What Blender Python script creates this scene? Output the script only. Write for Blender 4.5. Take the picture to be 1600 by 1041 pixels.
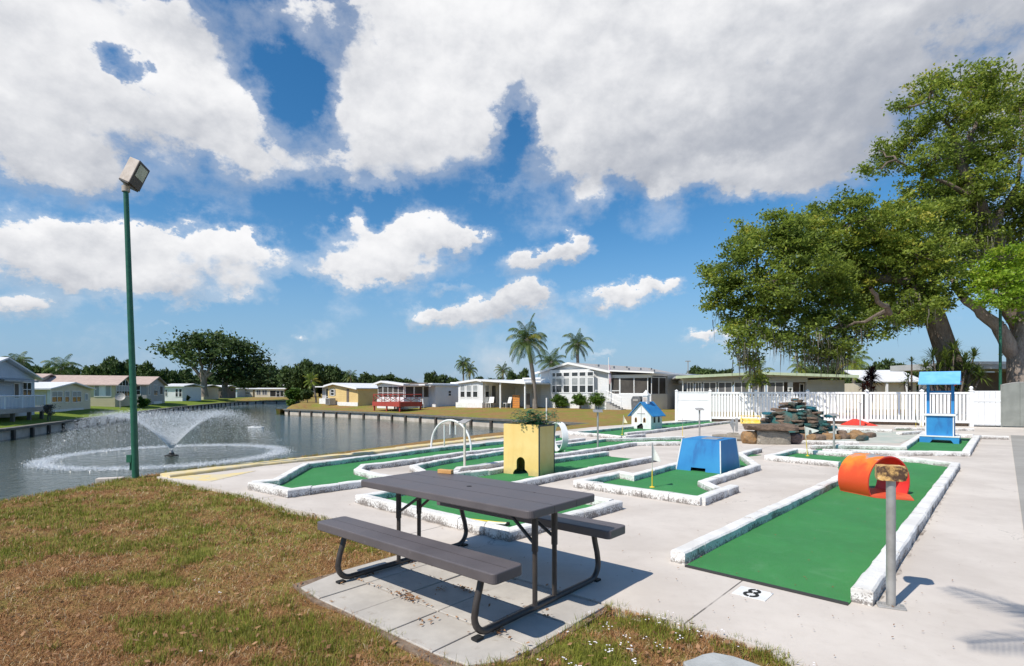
import bpy, bmesh, math, random
import numpy as np
from mathutils import Vector, Matrix, noise as mnoise
from mathutils.geometry import delaunay_2d_cdt
R = math.radians
random.seed(7)
RNG = np.random.default_rng(7)
for o in list(bpy.data.objects):
    bpy.data.objects.remove(o)
SC = bpy.context.scene
COL = SC.collection

# ------------------------------------------------------------------ camera
FPX, HOR, H = 850.0, 612.0, 1.47          # focal length and horizon in 1600-wide photo pixels, eye height
cam = bpy.data.cameras.new('camera'); camo = bpy.data.objects.new('camera', cam); COL.objects.link(camo)
cam.sensor_width = 36; cam.lens = 36 * FPX / 1600
cam.shift_y = (HOR - 520.5) / 1600
cam.clip_start = 0.05; cam.clip_end = 4000
camo.location = (0, 0, H); camo.rotation_euler = (R(90), 0, 0)
SC.camera = camo

# ------------------------------------------------------------------ exposure, sun, sky
SC.view_settings.view_transform = 'Standard'; SC.view_settings.look = 'None'
SC.view_settings.exposure = 0.30; SC.view_settings.gamma = 1; SC.view_settings.use_curve_mapping = False
SUN_EL = 50.0
SUN_AZ = math.atan2(-0.745, -0.667)       # compass bearing of the sun from +Y, clockwise
ce = math.cos(R(SUN_EL))
sun_dir = Vector((math.sin(SUN_AZ) * ce, math.cos(SUN_AZ) * ce, math.sin(R(SUN_EL))))
sl = bpy.data.lights.new('sun', 'SUN'); sl.energy = 4.2; sl.angle = R(0.5); sl.color = (1.0, 0.94, 0.84)
so = bpy.data.objects.new('sun', sl); COL.objects.link(so); so.location = (-20, -20, 40)
so.rotation_euler = (-sun_dir).to_track_quat('-Z', 'Y').to_euler()

W = bpy.data.worlds.new('World'); SC.world = W; W.use_nodes = True
wt = W.node_tree; wn = wt.nodes; wl = wt.links
for n in list(wn): wn.remove(n)
def wnode(t, **k):
    n = wn.new(t)
    for a, b in k.items(): setattr(n, a, b)
    return n
def wset(sock, v):
    if isinstance(v, bpy.types.NodeSocket): wl.new(v, sock)
    else: sock.default_value = v
def wm(op, a, b=None, c=None, clamp=False):
    n = wnode('ShaderNodeMath', operation=op, use_clamp=clamp)
    wset(n.inputs[0], a)
    if b is not None: wset(n.inputs[1], b)
    if c is not None: wset(n.inputs[2], c)
    return n.outputs[0]
def wramp(v, a, b, lo=0.0, hi=1.0, kind='SMOOTHSTEP'):
    n = wnode('ShaderNodeMapRange', interpolation_type=kind)
    wset(n.inputs[0], v); n.inputs[1].default_value = a; n.inputs[2].default_value = b
    n.inputs[3].default_value = lo; n.inputs[4].default_value = hi
    return n.outputs[0]
def wmix(f, a, b):
    n = wnode('ShaderNodeMix', data_type='RGBA'); wset(n.inputs[0], f); wset(n.inputs[6], a); wset(n.inputs[7], b)
    return n.outputs[2]
out = wnode('ShaderNodeOutputWorld'); bg = wnode('ShaderNodeBackground'); wl.new(bg.outputs[0], out.inputs[0])
SKY_S = 0.10
bg.inputs[1].default_value = SKY_S
sky = wnode('ShaderNodeTexSky', sky_type='NISHITA'); sky.sun_disc = False
sky.sun_elevation = R(SUN_EL); sky.sun_rotation = SUN_AZ % (2 * math.pi)
sky.altitude = 0; sky.air_density = 1.0; sky.dust_density = 0.3; sky.ozone_density = 2.5
hs = wnode('ShaderNodeHueSaturation'); hs.inputs['Saturation'].default_value = 1.34; hs.inputs['Value'].default_value = 1.06
hs.inputs['Hue'].default_value = 0.497
wl.new(sky.outputs[0], hs.inputs['Color'])
tc = wnode('ShaderNodeTexCoord')
nv = wnode('ShaderNodeVectorMath', operation='NORMALIZE'); wl.new(tc.outputs['Generated'], nv.inputs[0])
sx = wnode('ShaderNodeSeparateXYZ'); wl.new(nv.outputs[0], sx.inputs[0])
az = wm('ARCTAN2', sx.outputs[0], sx.outputs[1]); el = wm('ARCSINE', sx.outputs[2])
def wnoise(vec, scale, detail, rough, dist=0.0):
    n = wnode('ShaderNodeTexNoise', noise_dimensions='3D')
    wset(n.inputs['Vector'], vec); n.inputs['Scale'].default_value = scale; n.inputs['Detail'].default_value = detail
    n.inputs['Roughness'].default_value = rough; n.inputs['Distortion'].default_value = dist
    return n.outputs[0]
stretch = wnode('ShaderNodeVectorMath', operation='MULTIPLY'); wl.new(nv.outputs[0], stretch.inputs[0]); stretch.inputs[1].default_value = (1, 1, 1.35)
nz = wnoise(stretch.outputs[0], 5.0, 12, 0.60)
up = wnode('ShaderNodeVectorMath', operation='ADD'); wl.new(stretch.outputs[0], up.inputs[0]); up.inputs[1].default_value = (-0.010, 0.0, 0.024)
nz2 = wnoise(up.outputs[0], 8.0, 6, 0.58)
nz3 = wnoise(stretch.outputs[0], 8.0, 6, 0.58)
big = wnoise(stretch.outputs[0], 2.6, 3, 0.5)
warp = wnoise(stretch.outputs[0], 9.0, 3, 0.5)
warp2 = wnoise(stretch.outputs[0], 22.0, 8, 0.62)
warp3 = wnoise(up.outputs[0], 27.0, 8, 0.62)
azw = wm('MULTIPLY_ADD', wm('SUBTRACT', warp2, 0.5), 0.085, wm('MULTIPLY_ADD', wm('SUBTRACT', warp, 0.5), 0.10, az))
elw = wm('MULTIPLY_ADD', wm('SUBTRACT', warp3, 0.5), 0.075, wm('MULTIPLY_ADD', wm('SUBTRACT', big, 0.5), 0.05, el))
cv = wnode('ShaderNodeCombineXYZ'); wl.new(azw, cv.inputs[0]); wl.new(elw, cv.inputs[1])
# clouds of the day: (photo x, photo y, radius x, radius y, tilt degrees, weight, greyness)
CLOUDS = [
 (90,150,230,150,0,1.0,.15),(330,190,150,110,0,.95,.0),(110,262,190,48,0,.8,.35),(300,40,260,70,0,.75,.35),(30,30,200,90,0,.8,.5),(400,265,70,40,0,.5,.1),
 (620,215,165,105,0,1.05,.15),(560,70,120,90,0,.7,.15),(700,120,170,140,0,.95,.3),(560,270,100,40,0,.7,.1),(640,20,160,60,0,.8,.2),(470,40,120,60,0,.5,.1),
 (1080,120,330,150,0,1.25,.75),(900,215,85,80,0,.9,.15),(1010,210,150,85,0,1.0,.55),(1350,130,330,150,0,1.3,.95),(1560,60,260,220,0,1.3,.75),(900,60,220,110,0,1.0,.35),
 (1160,285,170,42,-12,.85,.35),(1270,255,140,50,0,.9,.6),(925,310,45,38,0,.55,.0),(1030,300,30,22,0,.45,.1),
 (70,395,130,58,0,1.0,.0),(180,385,90,42,0,.8,.0),(290,395,120,62,0,1.15,.0),(400,400,90,48,0,1.0,.05),(200,440,260,46,0,1.0,.35),(40,480,95,26,0,.8,.4),(330,445,130,36,0,.7,.5),
 (585,390,115,58,0,1.1,.05),(665,360,66,42,0,.9,.0),(720,385,66,26,0,.8,.1),(560,420,110,30,0,.8,.4),(540,345,34,24,0,.5,.0),
 (845,410,88,26,14,.95,.1),(900,388,36,26,0,.6,.0),(790,480,85,34,10,1.0,.15),(690,497,80,24,0,1.0,.3),(835,460,44,28,0,.7,.0),(975,463,100,24,6,1.05,.1),(1045,448,46,18,0,.7,.0),
 (1105,524,55,13,5,.95,.1),(710,455,34,12,0,.5,.1),(262,502,30,9,0,.5,.0),(463,520,14,8,0,.45,.0),(945,553,30,8,0,.4,.0),(770,300,60,26,0,.35,.0),
 (800,190,52,90,0,-.95,0),(465,110,60,80,0,-.58,0),(158,82,60,46,-20,-.60,0),(203,115,40,40,35,-.45,0),(250,150,60,14,20,-.3,0),(545,30,60,60,0,-.55,0),(340,262,60,36,0,-.5,0),(440,190,60,60,0,-.35,0),(370,60,60,40,0,-.35,0),
 (-300,250,300,150,0,1,.3),(-700,420,300,90,0,1,.2),(2100,300,400,200,0,1,.5),
]
S = 0.0; HS = 0.0; GS = 0.0; NS = 0.0
for (cx, cy, rx, ry, tilt, w, g) in CLOUDS:
    dx, dy = (cx - 800) / FPX, (HOR - cy) / FPX
    a0 = math.atan2(dx, 1); e0 = math.atan2(dy, math.hypot(dx, 1))
    sa = rx / FPX * math.cos(a0) ** 2; se = ry / FPX * math.cos(e0) * math.cos(a0)
    mp = wnode('ShaderNodeMapping', vector_type='TEXTURE')
    wl.new(cv.outputs[0], mp.inputs[0]); mp.inputs[1].default_value = (a0, e0, 0); mp.inputs[2].default_value = (0, 0, R(tilt)); mp.inputs[3].default_value = (sa * 1.12, se * 1.12, 1)
    ln = wnode('ShaderNodeVectorMath', operation='LENGTH'); wl.new(mp.outputs[0], ln.inputs[0])
    b = wramp(ln.outputs['Value'], 0.0, 1.15, w, 0.0)
    if w < 0: NS = wm('ADD', b, NS); continue
    sp = wnode('ShaderNodeSeparateXYZ'); wl.new(mp.outputs[0], sp.inputs[0])
    S = wm('ADD', b, S); HS = wm('MULTIPLY_ADD', b, sp.outputs[1], HS)
    if g: GS = wm('MULTIPLY_ADD', b, g, GS)
Sc = wm('ADD', wm('MINIMUM', S, 1.02), NS)
D = wm('MULTIPLY_ADD', wm('SUBTRACT', nz, 0.5), 2.7, Sc)
hn = wm('DIVIDE', HS, wm('MAXIMUM', S, 0.15)); gn = wm('DIVIDE', GS, wm('MAXIMUM', S, 0.15))
bill = wm('SUBTRACT', nz3, nz2)
wid = wramp(hn, -0.45, 0.35, 0.62, 0.20)
q0 = wm('DIVIDE', wm('SUBTRACT', D, 0.40), wid, clamp=True)
cov = wm('MAXIMUM', wramp(q0, 0.0, 1.0), wramp(D, 0.05, 0.60, 0.0, 0.36))
lit = wm('MULTIPLY_ADD', hn, 0.55, 0.74)
lit = wm('MULTIPLY_ADD', wm('SUBTRACT', big, 0.5), 1.3, lit)
lit = wm('MULTIPLY_ADD', wm('SUBTRACT', D, 0.9), -0.13, lit)
lit = wm('MULTIPLY_ADD', bill, 1.5, lit)
lit = wm('MULTIPLY_ADD', gn, -0.50, lit)
lit = wramp(lit, -0.30, 1.22)
ccol = wmix(lit, (0.33 / SKY_S, 0.355 / SKY_S, 0.41 / SKY_S, 1), (0.79 / SKY_S, 0.79 / SKY_S, 0.80 / SKY_S, 1))
clear = wmix(wramp(el, 0.0, 0.30, 0.80, 0.0), hs.outputs[0], (0.18 / SKY_S, 0.32 / SKY_S, 0.52 / SKY_S, 1))
wl.new(wmix(cov, clear, ccol), bg.inputs[0])

# ------------------------------------------------------------------ helpers
PX, PY = Vector((.747, -.665, 0)), Vector((.665, .747, 0))        # the course's own grid: across and along the lanes
def G(x, y, z=0.0):
    """photo pixel -> point on the horizontal plane z (used while surveying the site from the photograph)"""
    Z = (H - z) * FPX / (y - HOR)
    return Vector(((x - 800) * Z / FPX, Z, z))
def P(x, y, Z):
    return Vector(((x - 800) * Z / FPX, Z, H - (y - HOR) * Z / FPX))

def tag(o, label, cat=None, group=None, kind=None):
    if label: o['label'] = label
    if cat: o['category'] = cat
    if group: o['group'] = group
    if kind: o['kind'] = kind
    return o
def thing(name, label, cat, loc=(0, 0, 0), rz=0.0, group=None):
    o = bpy.data.objects.new(name, None); COL.objects.link(o); o.location = loc; o.rotation_euler = (0, 0, rz)
    o.empty_display_size = .2
    return tag(o, label, cat, group)
def copy_tree(o, parent=None):
    c = o.copy(); COL.objects.link(c)
    if parent is not None: c.parent = parent
    for ch in list(o.children): copy_tree(ch, c)
    return c

class MB:
    def __init__(s): s.v = []; s.f = []
    def add(s, vs, fs):
        b = len(s.v); s.v += [tuple(v) for v in vs]; s.f += [tuple(i + b for i in f) for f in fs]; return s
    def box(s, x0, x1, y0, y1, z0, z1):
        return s.add([(x0,y0,z0),(x1,y0,z0),(x1,y1,z0),(x0,y1,z0),(x0,y0,z1),(x1,y0,z1),(x1,y1,z1),(x0,y1,z1)],
                     [(0,3,2,1),(4,5,6,7),(0,1,5,4),(1,2,6,5),(2,3,7,6),(3,0,4,7)])
    def vbox(s, o, a, b, c):
        o, a, b, c = map(Vector, (o, a, b, c))
        if a.cross(b).dot(c) < 0: a, b = b, a
        return s.add([o, o+a, o+a+b, o+b, o+c, o+a+c, o+a+b+c, o+b+c], [(0,3,2,1),(4,5,6,7),(0,1,5,4),(1,2,6,5),(2,3,7,6),(3,0,4,7)])
    def prism(s, poly, z0, z1):
        n = len(poly)
        ar = sum(poly[i][0]*poly[(i+1)%n][1]-poly[(i+1)%n][0]*poly[i][1] for i in range(n))
        if ar < 0: poly = poly[::-1]
        vs = [(p[0], p[1], z0) for p in poly] + [(p[0], p[1], z1) for p in poly]
        return s.add(vs, [tuple(range(n-1, -1, -1)), tuple(range(n, 2*n))] + [(i, (i+1)%n, (i+1)%n+n, i+n) for i in range(n)])
    def extrude(s, poly, axis, lo, hi):
        """poly = list of (u, z); swept along local x or y"""
        n = len(poly)
        mk = (lambda u, z, t: (t, u, z)) if axis == 'x' else (lambda u, z, t: (u, t, z))
        vs = [mk(u, z, lo) for u, z in poly] + [mk(u, z, hi) for u, z in poly]
        return s.add(vs, [tuple(range(n)), tuple(range(2*n-1, n-1, -1))] + [((i+1)%n, i, i+n, (i+1)%n+n) for i in range(n)])
    def tube(s, path, r, n=8, caps=True):
        path = [Vector(p) for p in path]; m = len(path)
        rr = r if hasattr(r, '__len__') else [r]*m
        rings = []; prev = None
        for i, p in enumerate(path):
            t = (path[min(i+1, m-1)] - path[max(i-1, 0)])
            t = t.normalized() if t.length > 1e-9 else Vector((0, 0, 1))
            if prev is None:
                a = t.cross(Vector((0, 0, 1)))
                if a.length < .1: a = t.cross(Vector((1, 0, 0)))
            else: a = prev - t * prev.dot(t)
            a.normalize(); prev = a; b = t.cross(a)
            rings.append([p + (a*math.cos(2*math.pi*k/n) + b*math.sin(2*math.pi*k/n)) * rr[i] for k in range(n)])
        vs = [v for ring in rings for v in ring]; fs = []
        for i in range(m-1):
            for k in range(n):
                fs.append((i*n+k, i*n+(k+1)%n, (i+1)*n+(k+1)%n, (i+1)*n+k))
        if caps: fs += [tuple(range(n-1, -1, -1)), tuple((m-1)*n+k for k in range(n))]
        return s.add(vs, fs)
    def lathe(s, prof, c=(0, 0, 0), n=16):
        vs = [(c[0]+r*math.cos(2*math.pi*k/n), c[1]+r*math.sin(2*math.pi*k/n), c[2]+z) for r, z in prof for k in range(n)]
        fs = []
        for i in range(len(prof)-1):
            for k in range(n): fs.append((i*n+k, i*n+(k+1)%n, (i+1)*n+(k+1)%n, (i+1)*n+k))
        fs += [tuple(range(n-1, -1, -1)), tuple((len(prof)-1)*n+k for k in range(n))]
        return s.add(vs, fs)
    def rock(s, c, r, seed=0, rough=.25, sub=2, cl=(.82, .82, .82)):
        bm = bmesh.new(); bmesh.ops.create_icosphere(bm, subdivisions=sub, radius=1)
        off = Vector((seed*3.1, seed*1.7, seed*.9))
        for v in bm.verts:
            n1 = mnoise.noise(v.co*1.3+off)*rough + mnoise.noise(v.co*3.5+off)*rough*.45
            v.co = v.co*(1+n1)
            for k in range(3): v.co[k] = max(-cl[k], min(cl[k], v.co[k]))
        bm.verts.index_update()
        s.add([(c[0]+v.co.x*r[0], c[1]+v.co.y*r[1], c[2]+v.co.z*r[2]) for v in bm.verts], [tuple(v.index for v in f.verts) for f in bm.faces])
        bm.free(); return s
    def build(s, name, m, parent=None, smooth=False, bevel=0.0, seg=2, recalc=False):
        me = bpy.data.meshes.new(name); me.from_pydata(s.v, [], s.f); me.update()
        if recalc or bevel:
            bm = bmesh.new(); bm.from_mesh(me)
            if recalc: bmesh.ops.recalc_face_normals(bm, faces=bm.faces)
            if bevel:
                es = [e for e in bm.edges if len(e.link_faces) == 2 and e.calc_face_angle(0) > R(25)]
                bmesh.ops.bevel(bm, geom=es, offset=bevel, segments=seg, affect='EDGES', profile=.5, clamp_overlap=True)
            bm.to_mesh(me); bm.free()
        if smooth:
            for p in me.polygons: p.use_smooth = True
            try: me.set_sharp_from_angle(angle=R(38))
            except Exception: pass
        o = bpy.data.objects.new(name, me); COL.objects.link(o)
        if m is not None: me.materials.append(m)
        if parent is not None: o.parent = parent
        return o

def fast_mesh(name, V, k, m, parent=None, tint=None):
    """V: (n*k,3) vertices, every k of them one face; tint: one float per face"""
    V = np.ascontiguousarray(V, dtype=np.float32); nv = len(V); nf = nv // k
    me = bpy.data.meshes.new(name)
    me.vertices.add(nv); me.vertices.foreach_set('co', V.ravel())
    me.loops.add(nv); me.loops.foreach_set('vertex_index', np.arange(nv, dtype=np.int32))
    me.polygons.add(nf); me.polygons.foreach_set('loop_start', np.arange(0, nv, k, dtype=np.int32))
    me.polygons.foreach_set('loop_total', np.full(nf, k, dtype=np.int32))
    me.update(calc_edges=True)
    if tint is not None:
        a = me.attributes.new('tint', 'FLOAT', 'FACE'); a.data.foreach_set('value', np.asarray(tint, dtype=np.float32))
    me.materials.append(m)
    o = bpy.data.objects.new(name, me); COL.objects.link(o)
    if parent is not None: o.parent = parent
    return o

# ------------------------------------------------------------------ materials
class NT:
    def __init__(s, name):
        s.m = bpy.data.materials.new(name); s.m.use_nodes = True; s.t = s.m.node_tree; s.n = s.t.nodes; s.l = s.t.links
        s.b = s.n['Principled BSDF']; s.o = s.n['Material Output']
        s.tc = s.n.new('ShaderNodeTexCoord')
    def obj(s): return s.tc.outputs['Object']
    def new(s, t, **k):
        n = s.n.new(t)
        for a, b in k.items(): setattr(n, a, b)
        return n
    def put(s, sock, v):
        if isinstance(v, bpy.types.NodeSocket): s.l.new(v, sock)
        else: sock.default_value = v
    def noise(s, scale, detail=4, rough=.55, vec=None, dist=0):
        n = s.new('ShaderNodeTexNoise'); s.put(n.inputs['Vector'], vec or s.obj()); n.inputs['Scale'].default_value = scale
        n.inputs['Detail'].default_value = detail; n.inputs['Roughness'].default_value = rough; n.inputs['Distortion'].default_value = dist
        return n.outputs[0]
    def ramp(s, v, a, b, lo=0., hi=1.):
        n = s.new('ShaderNodeMapRange', interpolation_type='SMOOTHSTEP'); s.put(n.inputs[0], v)
        for i, q in enumerate((a, b, lo, hi)): n.inputs[i+1].default_value = q
        return n.outputs[0]
    def math(s, op, a, b=None, c=None, clamp=False):
        n = s.new('ShaderNodeMath', operation=op, use_clamp=clamp); s.put(n.inputs[0], a)
        if b is not None: s.put(n.inputs[1], b)
        if c is not None: s.put(n.inputs[2], c)
        return n.outputs[0]
    def mix(s, f, a, b):
        n = s.new('ShaderNodeMix', data_type='RGBA'); s.put(n.inputs[0], f)
        for i, q in ((6, a), (7, b)): s.put(n.inputs[i], q if isinstance(q, bpy.types.NodeSocket) else (*q, 1))
        return n.outputs[2]
    def xyz(s, vec=None):
        n = s.new('ShaderNodeSeparateXYZ'); s.l.new(vec or s.obj(), n.inputs[0]); return n.outputs
    def scaled(s, sc, rot=(0, 0, 0)):
        n = s.new('ShaderNodeMapping'); s.l.new(s.obj(), n.inputs[0]); n.inputs['Scale'].default_value = sc; n.inputs['Rotation'].default_value = rot
        return n.outputs[0]
    def bump(s, h, strength=.3, dist=.01, base=None):
        n = s.new('ShaderNodeBump'); s.put(n.inputs['Height'], h); n.inputs['Strength'].default_value = strength; n.inputs['Distance'].default_value = dist
        if base is not None: s.l.new(base, n.inputs['Normal'])
        s.l.new(n.outputs[0], s.b.inputs['Normal']); return n.outputs[0]
    def col(s, c): s.put(s.b.inputs['Base Color'], c if isinstance(c, bpy.types.NodeSocket) else (*c, 1))
    def rough(s, r): s.put(s.b.inputs['Roughness'], r)
    def spec(s, v): s.b.inputs['Specular IOR Level'].default_value = v
    def attr(s, name):
        n = s.new('ShaderNodeAttribute', attribute_name=name); return n.outputs['Fac']

def pm(name, c1, c2=None, scale=6, rough=.6, bump=0., bscale=40, metal=0., spec=.5, lo=.35, hi=.65, detail=5):
    t = NT(name)
    if c2: t.col(t.mix(t.ramp(t.noise(scale, detail), lo, hi), c1, c2))
    else: t.col(c1)
    t.rough(rough); t.spec(spec); t.b.inputs['Metallic'].default_value = metal
    if bump: t.bump(t.noise(bscale, 4), bump, .01)
    return t.m
def siding(name, c1, c2, pitch=.2, vertical=False, rough=.55, strength=.6):
    t = NT(name); x = t.xyz()
    t.col(t.mix(t.ramp(t.noise(1.2, 5), .3, .7), c1, c2)); t.rough(rough)
    s = t.math('FRACT', t.math('DIVIDE', t.math('ADD', x[0], x[1]) if vertical else x[2], pitch))
    t.bump(s, strength, .02); return t.m
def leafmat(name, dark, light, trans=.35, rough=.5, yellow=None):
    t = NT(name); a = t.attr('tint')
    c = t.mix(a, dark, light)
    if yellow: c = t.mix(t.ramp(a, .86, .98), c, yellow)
    t.col(c); t.rough(rough); t.spec(.3)
    tr = t.new('ShaderNodeBsdfTranslucent'); t.put(tr.inputs[0], c)
    mx = t.new('ShaderNodeMixShader'); mx.inputs[0].default_value = trans
    t.l.new(t.b.outputs[0], mx.inputs[1]); t.l.new(tr.outputs[0], mx.inputs[2]); t.l.new(mx.outputs[0], t.o.inputs[0])
    return t.m

def make_concrete(name, c1, c2, joints=True):
    t = NT(name); x = t.xyz()
    n1 = t.noise(.7, 6, .6); n2 = t.noise(9, 6, .65); n3 = t.noise(.35, 4, .6, vec=t.scaled((.3, 1.6, 1), (0, 0, R(-8))))
    c = t.mix(t.ramp(n1, .3, .72), c1, c2)
    c = t.mix(t.math('MULTIPLY', t.ramp(n2, .45, .8), .35), c, (c2[0]*.72, c2[1]*.70, c2[2]*.68))
    c = t.mix(t.math('MULTIPLY', t.ramp(n3, .52, .75), .5), c, (c1[0]*.70, c1[1]*.68, c1[2]*.66))
    spk = t.ramp(t.noise(55, 2, .5), .70, .78)
    c = t.mix(t.math('MULTIPLY', spk, .35), c, (.18, .16, .14))
    if joints:
        pc = t.math('ADD', t.math('MULTIPLY', x[0], .747), t.math('MULTIPLY', x[1], -.665))
        dc = t.math('ADD', t.math('MULTIPLY', x[0], .665), t.math('MULTIPLY', x[1], .747))
        def line(v, off, period):
            f = t.math('FRACT', t.math('ADD', t.math('DIVIDE', t.math('SUBTRACT', v, off), period), 100.5))
            return t.math('LESS_THAN', t.math('ABSOLUTE', t.math('SUBTRACT', f, .5)), .006/period)
        ln = line(pc, -1.475, 3.05)
        vo = t.new('ShaderNodeTexVoronoi', feature='DISTANCE_TO_EDGE'); t.put(vo.inputs['Vector'], t.scaled((1, 1, 0))); vo.inputs['Scale'].default_value = .33
        wob = t.math('ADD', vo.outputs['Distance'], t.math('MULTIPLY', t.math('SUBTRACT', t.noise(2.2, 6, .7), .5), .10))
        crk = t.math('MULTIPLY', t.math('LESS_THAN', t.math('ABSOLUTE', wob), .0012), t.ramp(n1, .50, .56))
        c = t.mix(t.math('MULTIPLY', crk, .55), c, (.2, .18, .16))
        st = t.ramp(t.noise(1.9, 6, .75, dist=.4), .60, .74); c = t.mix(t.math('MULTIPLY', st, .30), c, (.36, .30, .25))
        c = t.mix(t.math('MULTIPLY', ln, t.ramp(t.noise(3, 2), .35, .5, .35, .9)), c, (.10, .09, .08))
    t.col(c); t.rough(.85); t.spec(.25)
    t.bump(t.math('ADD', t.noise(120, 3), t.math('MULTIPLY', n2, .6)), .18, .004)
    return t.m
M = {}
M['concrete'] = make_concrete('pale_concrete', (.515, .46, .41), (.645, .585, .525))
def make_dirt():
    t = NT('grime_line'); t.col(t.mix(t.noise(9, 4), (.20, .165, .135), (.30, .255, .215))); t.rough(.95); t.spec(.1)
    a = t.ramp(t.math('ADD', t.noise(6, 6, .75), t.math('MULTIPLY', t.noise(1.1, 3), .45)), .66, .92, 0, .75)
    tr = t.new('ShaderNodeBsdfTransparent'); mx = t.new('ShaderNodeMixShader'); t.put(mx.inputs[0], a); t.l.new(tr.outputs[0], mx.inputs[1]); t.l.new(t.b.outputs[0], mx.inputs[2]); t.l.new(mx.outputs[0], t.o.inputs[0]); return t.m
M['dirt'] = make_dirt()
M['path'] = make_concrete('old_concrete', (.30, .285, .26), (.38, .36, .33), False)
def make_kerb():
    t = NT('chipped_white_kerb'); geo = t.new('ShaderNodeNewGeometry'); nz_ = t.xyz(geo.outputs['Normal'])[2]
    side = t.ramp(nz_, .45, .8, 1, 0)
    n = t.noise(42, 6, .75); n2 = t.noise(3.2, 4, .6)
    z = t.xyz()[2]; low = t.ramp(z, .0, .10, .16, 0)
    w = t.math('ADD', t.math('ADD', n, t.math('MULTIPLY', n2, .5)), low)
    wear = t.ramp(t.math('ADD', w, t.math('MULTIPLY', side, .15)), .955, 1.08)
    c = t.mix(t.ramp(n2, .3, .7), (.80, .79, .77), (.66, .64, .61))
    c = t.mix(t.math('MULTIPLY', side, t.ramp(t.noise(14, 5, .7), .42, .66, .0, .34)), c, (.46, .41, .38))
    c = t.mix(t.math('MULTIPLY', wear, .85), c, (.16, .135, .12))
    t.col(c); t.rough(.85); t.spec(.2)
    t.bump(t.math('ADD', t.noise(38, 5, .7), t.noise(9, 3)), .55, .018)
    return t.m
M['kerb'] = make_kerb()
def make_turf():
    t = NT('green_putting_turf'); f = t.noise(150, 4, .75); p = t.noise(1.1, 6, .65); q = t.noise(9, 5, .7)
    c = t.mix(t.ramp(p, .3, .7), (.020, .205, .036), (.030, .26, .047))
    c = t.mix(t.math('MULTIPLY', t.ramp(q, .5, .75), .4), c, (.05, .31, .09))
    c = t.mix(t.math('MULTIPLY', t.ramp(f, .38, .62), .6), c, (.012, .12, .026)); c = t.mix(t.math('MULTIPLY', t.ramp(t.noise(2.6, 6, .75, dist=.5), .52, .72), .5), c, (.08, .27, .095)); c = t.mix(t.math('MULTIPLY', t.ramp(t.noise(34, 3, .6), .69, .76), .6), c, (.13, .22, .08))
    t.col(c); t.rough(.9); t.spec(.15); t.b.inputs['Sheen Weight'].default_value = .15
    t.bump(f, .8, .006); return t.m
M['turf'] = make_turf()
M['white'] = pm('white_paint', (.80, .80, .79), (.70, .70, .69), 5, .5, .1, 60)
M['vinyl'] = pm('white_vinyl', (.84, .84, .84), (.76, .77, .78), 2.0, .35)
def make_yellow():
    t = NT('cream_yellow_paint'); s = t.noise(5, 6, .7, vec=t.scaled((1.6, 1.6, .25))); n = t.noise(3, 5, .6)
    c = t.mix(t.ramp(n, .3, .7), (.82, .60, .24), (.77, .53, .18)); c = t.mix(t.math('MULTIPLY', t.ramp(s, .52, .74), .28), c, (.62, .40, .13))
    low = t.math('MULTIPLY', t.ramp(t.math('ADD', t.xyz()[2], t.math('MULTIPLY', t.noise(9, 5, .7), .25)), .12, .26, 1, 0), .5); c = t.mix(low, c, (.36, .29, .15))
    c = t.mix(t.ramp(t.noise(30, 4, .7), .70, .74), c, (.42, .33, .2)); t.col(c); t.rough(.6); t.bump(t.noise(18, 4), .15, .01); return t.m
M['yellow_wall'] = make_yellow()
M['yellow_edge'] = pm('faded_yellow_paint', (.72, .56, .24), (.62, .54, .38), 5, .8, .3, 30)
def make_blue():
    t = NT('weathered_blue_paint'); n = t.noise(7, 6, .65); s = t.noise(5, 5, .6, vec=t.scaled((1, 1, .3)))
    c = t.mix(t.ramp(t.noise(2, 3), .3, .7), (.018, .19, .47), (.03, .25, .53))
    c = t.mix(t.math('MULTIPLY', t.ramp(s, .55, .72), .55), c, (.02, .10, .30))
    t.col(c); t.rough(.55); t.bump(n, .15, .01); return t.m
M['blue'] = make_blue()
M['blue_light'] = pm('sky_blue_roof_paint', (.17, .46, .78), (.13, .40, .72), 5, .5, .1, 20)
M['black'] = pm('black_opening', (.012, .012, .012), None, rough=.8)
M['darktrim'] = pm('dark_edge_trim', (.03, .045, .045), None, rough=.5)
def make_barrel():
    t = NT('flame_painted_sheet'); x = t.xyz(); n = t.noise(5, 5, .6)
    z = t.math('ADD', x[2], t.math('MULTIPLY', t.math('SUBTRACT', n, .5), .5))
    c = t.mix(t.ramp(z, .30, .58), (.70, .075, .018), (.84, .245, .022))
    spot = t.ramp(t.noise(3.4, 4, .6), .53, .68)
    c = t.mix(t.math('MULTIPLY', spot, t.ramp(x[2], .2, .35)), c, (.80, .16, .03))
    c = t.mix(t.ramp(t.math('ADD', x[2], t.math('MULTIPLY', t.math('SUBTRACT', t.noise(7, 4), .5), .35)), .50, .57), c, (.26, .30, .33))
    t.col(c); t.rough(.5); t.bump(n, .1, .01); return t.m
M['barrel'] = make_barrel()
M['red'] = pm('red_paint', (.72, .05, .03), (.64, .035, .03), 5, .5)
M['deckred'] = pm('red_deck_paint', (.40, .06, .04), (.33, .05, .04), 4, .7, .3, 25)
M['orange'] = pm('orange_inside', (.62, .07, .03), (.70, .13, .05), 3, .55)
M['galv'] = pm('galvanised_steel', (.46, .45, .43), (.36, .35, .33), 9, .45, .1, 60, metal=.55)
M['steel'] = pm('grey_painted_steel', (.36, .35, .34), (.30, .29, .28), 9, .5, .1, 60)
M['poleyellow'] = pm('yellow_fibreglass', (.70, .52, .04), None, rough=.5)
M['polegrey'] = pm('bleached_pole', (.62, .58, .50), None, rough=.6)
M['flag'] = pm('flag_cloth', (.82, .81, .76), (.75, .73, .66), 8, .8)
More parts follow.
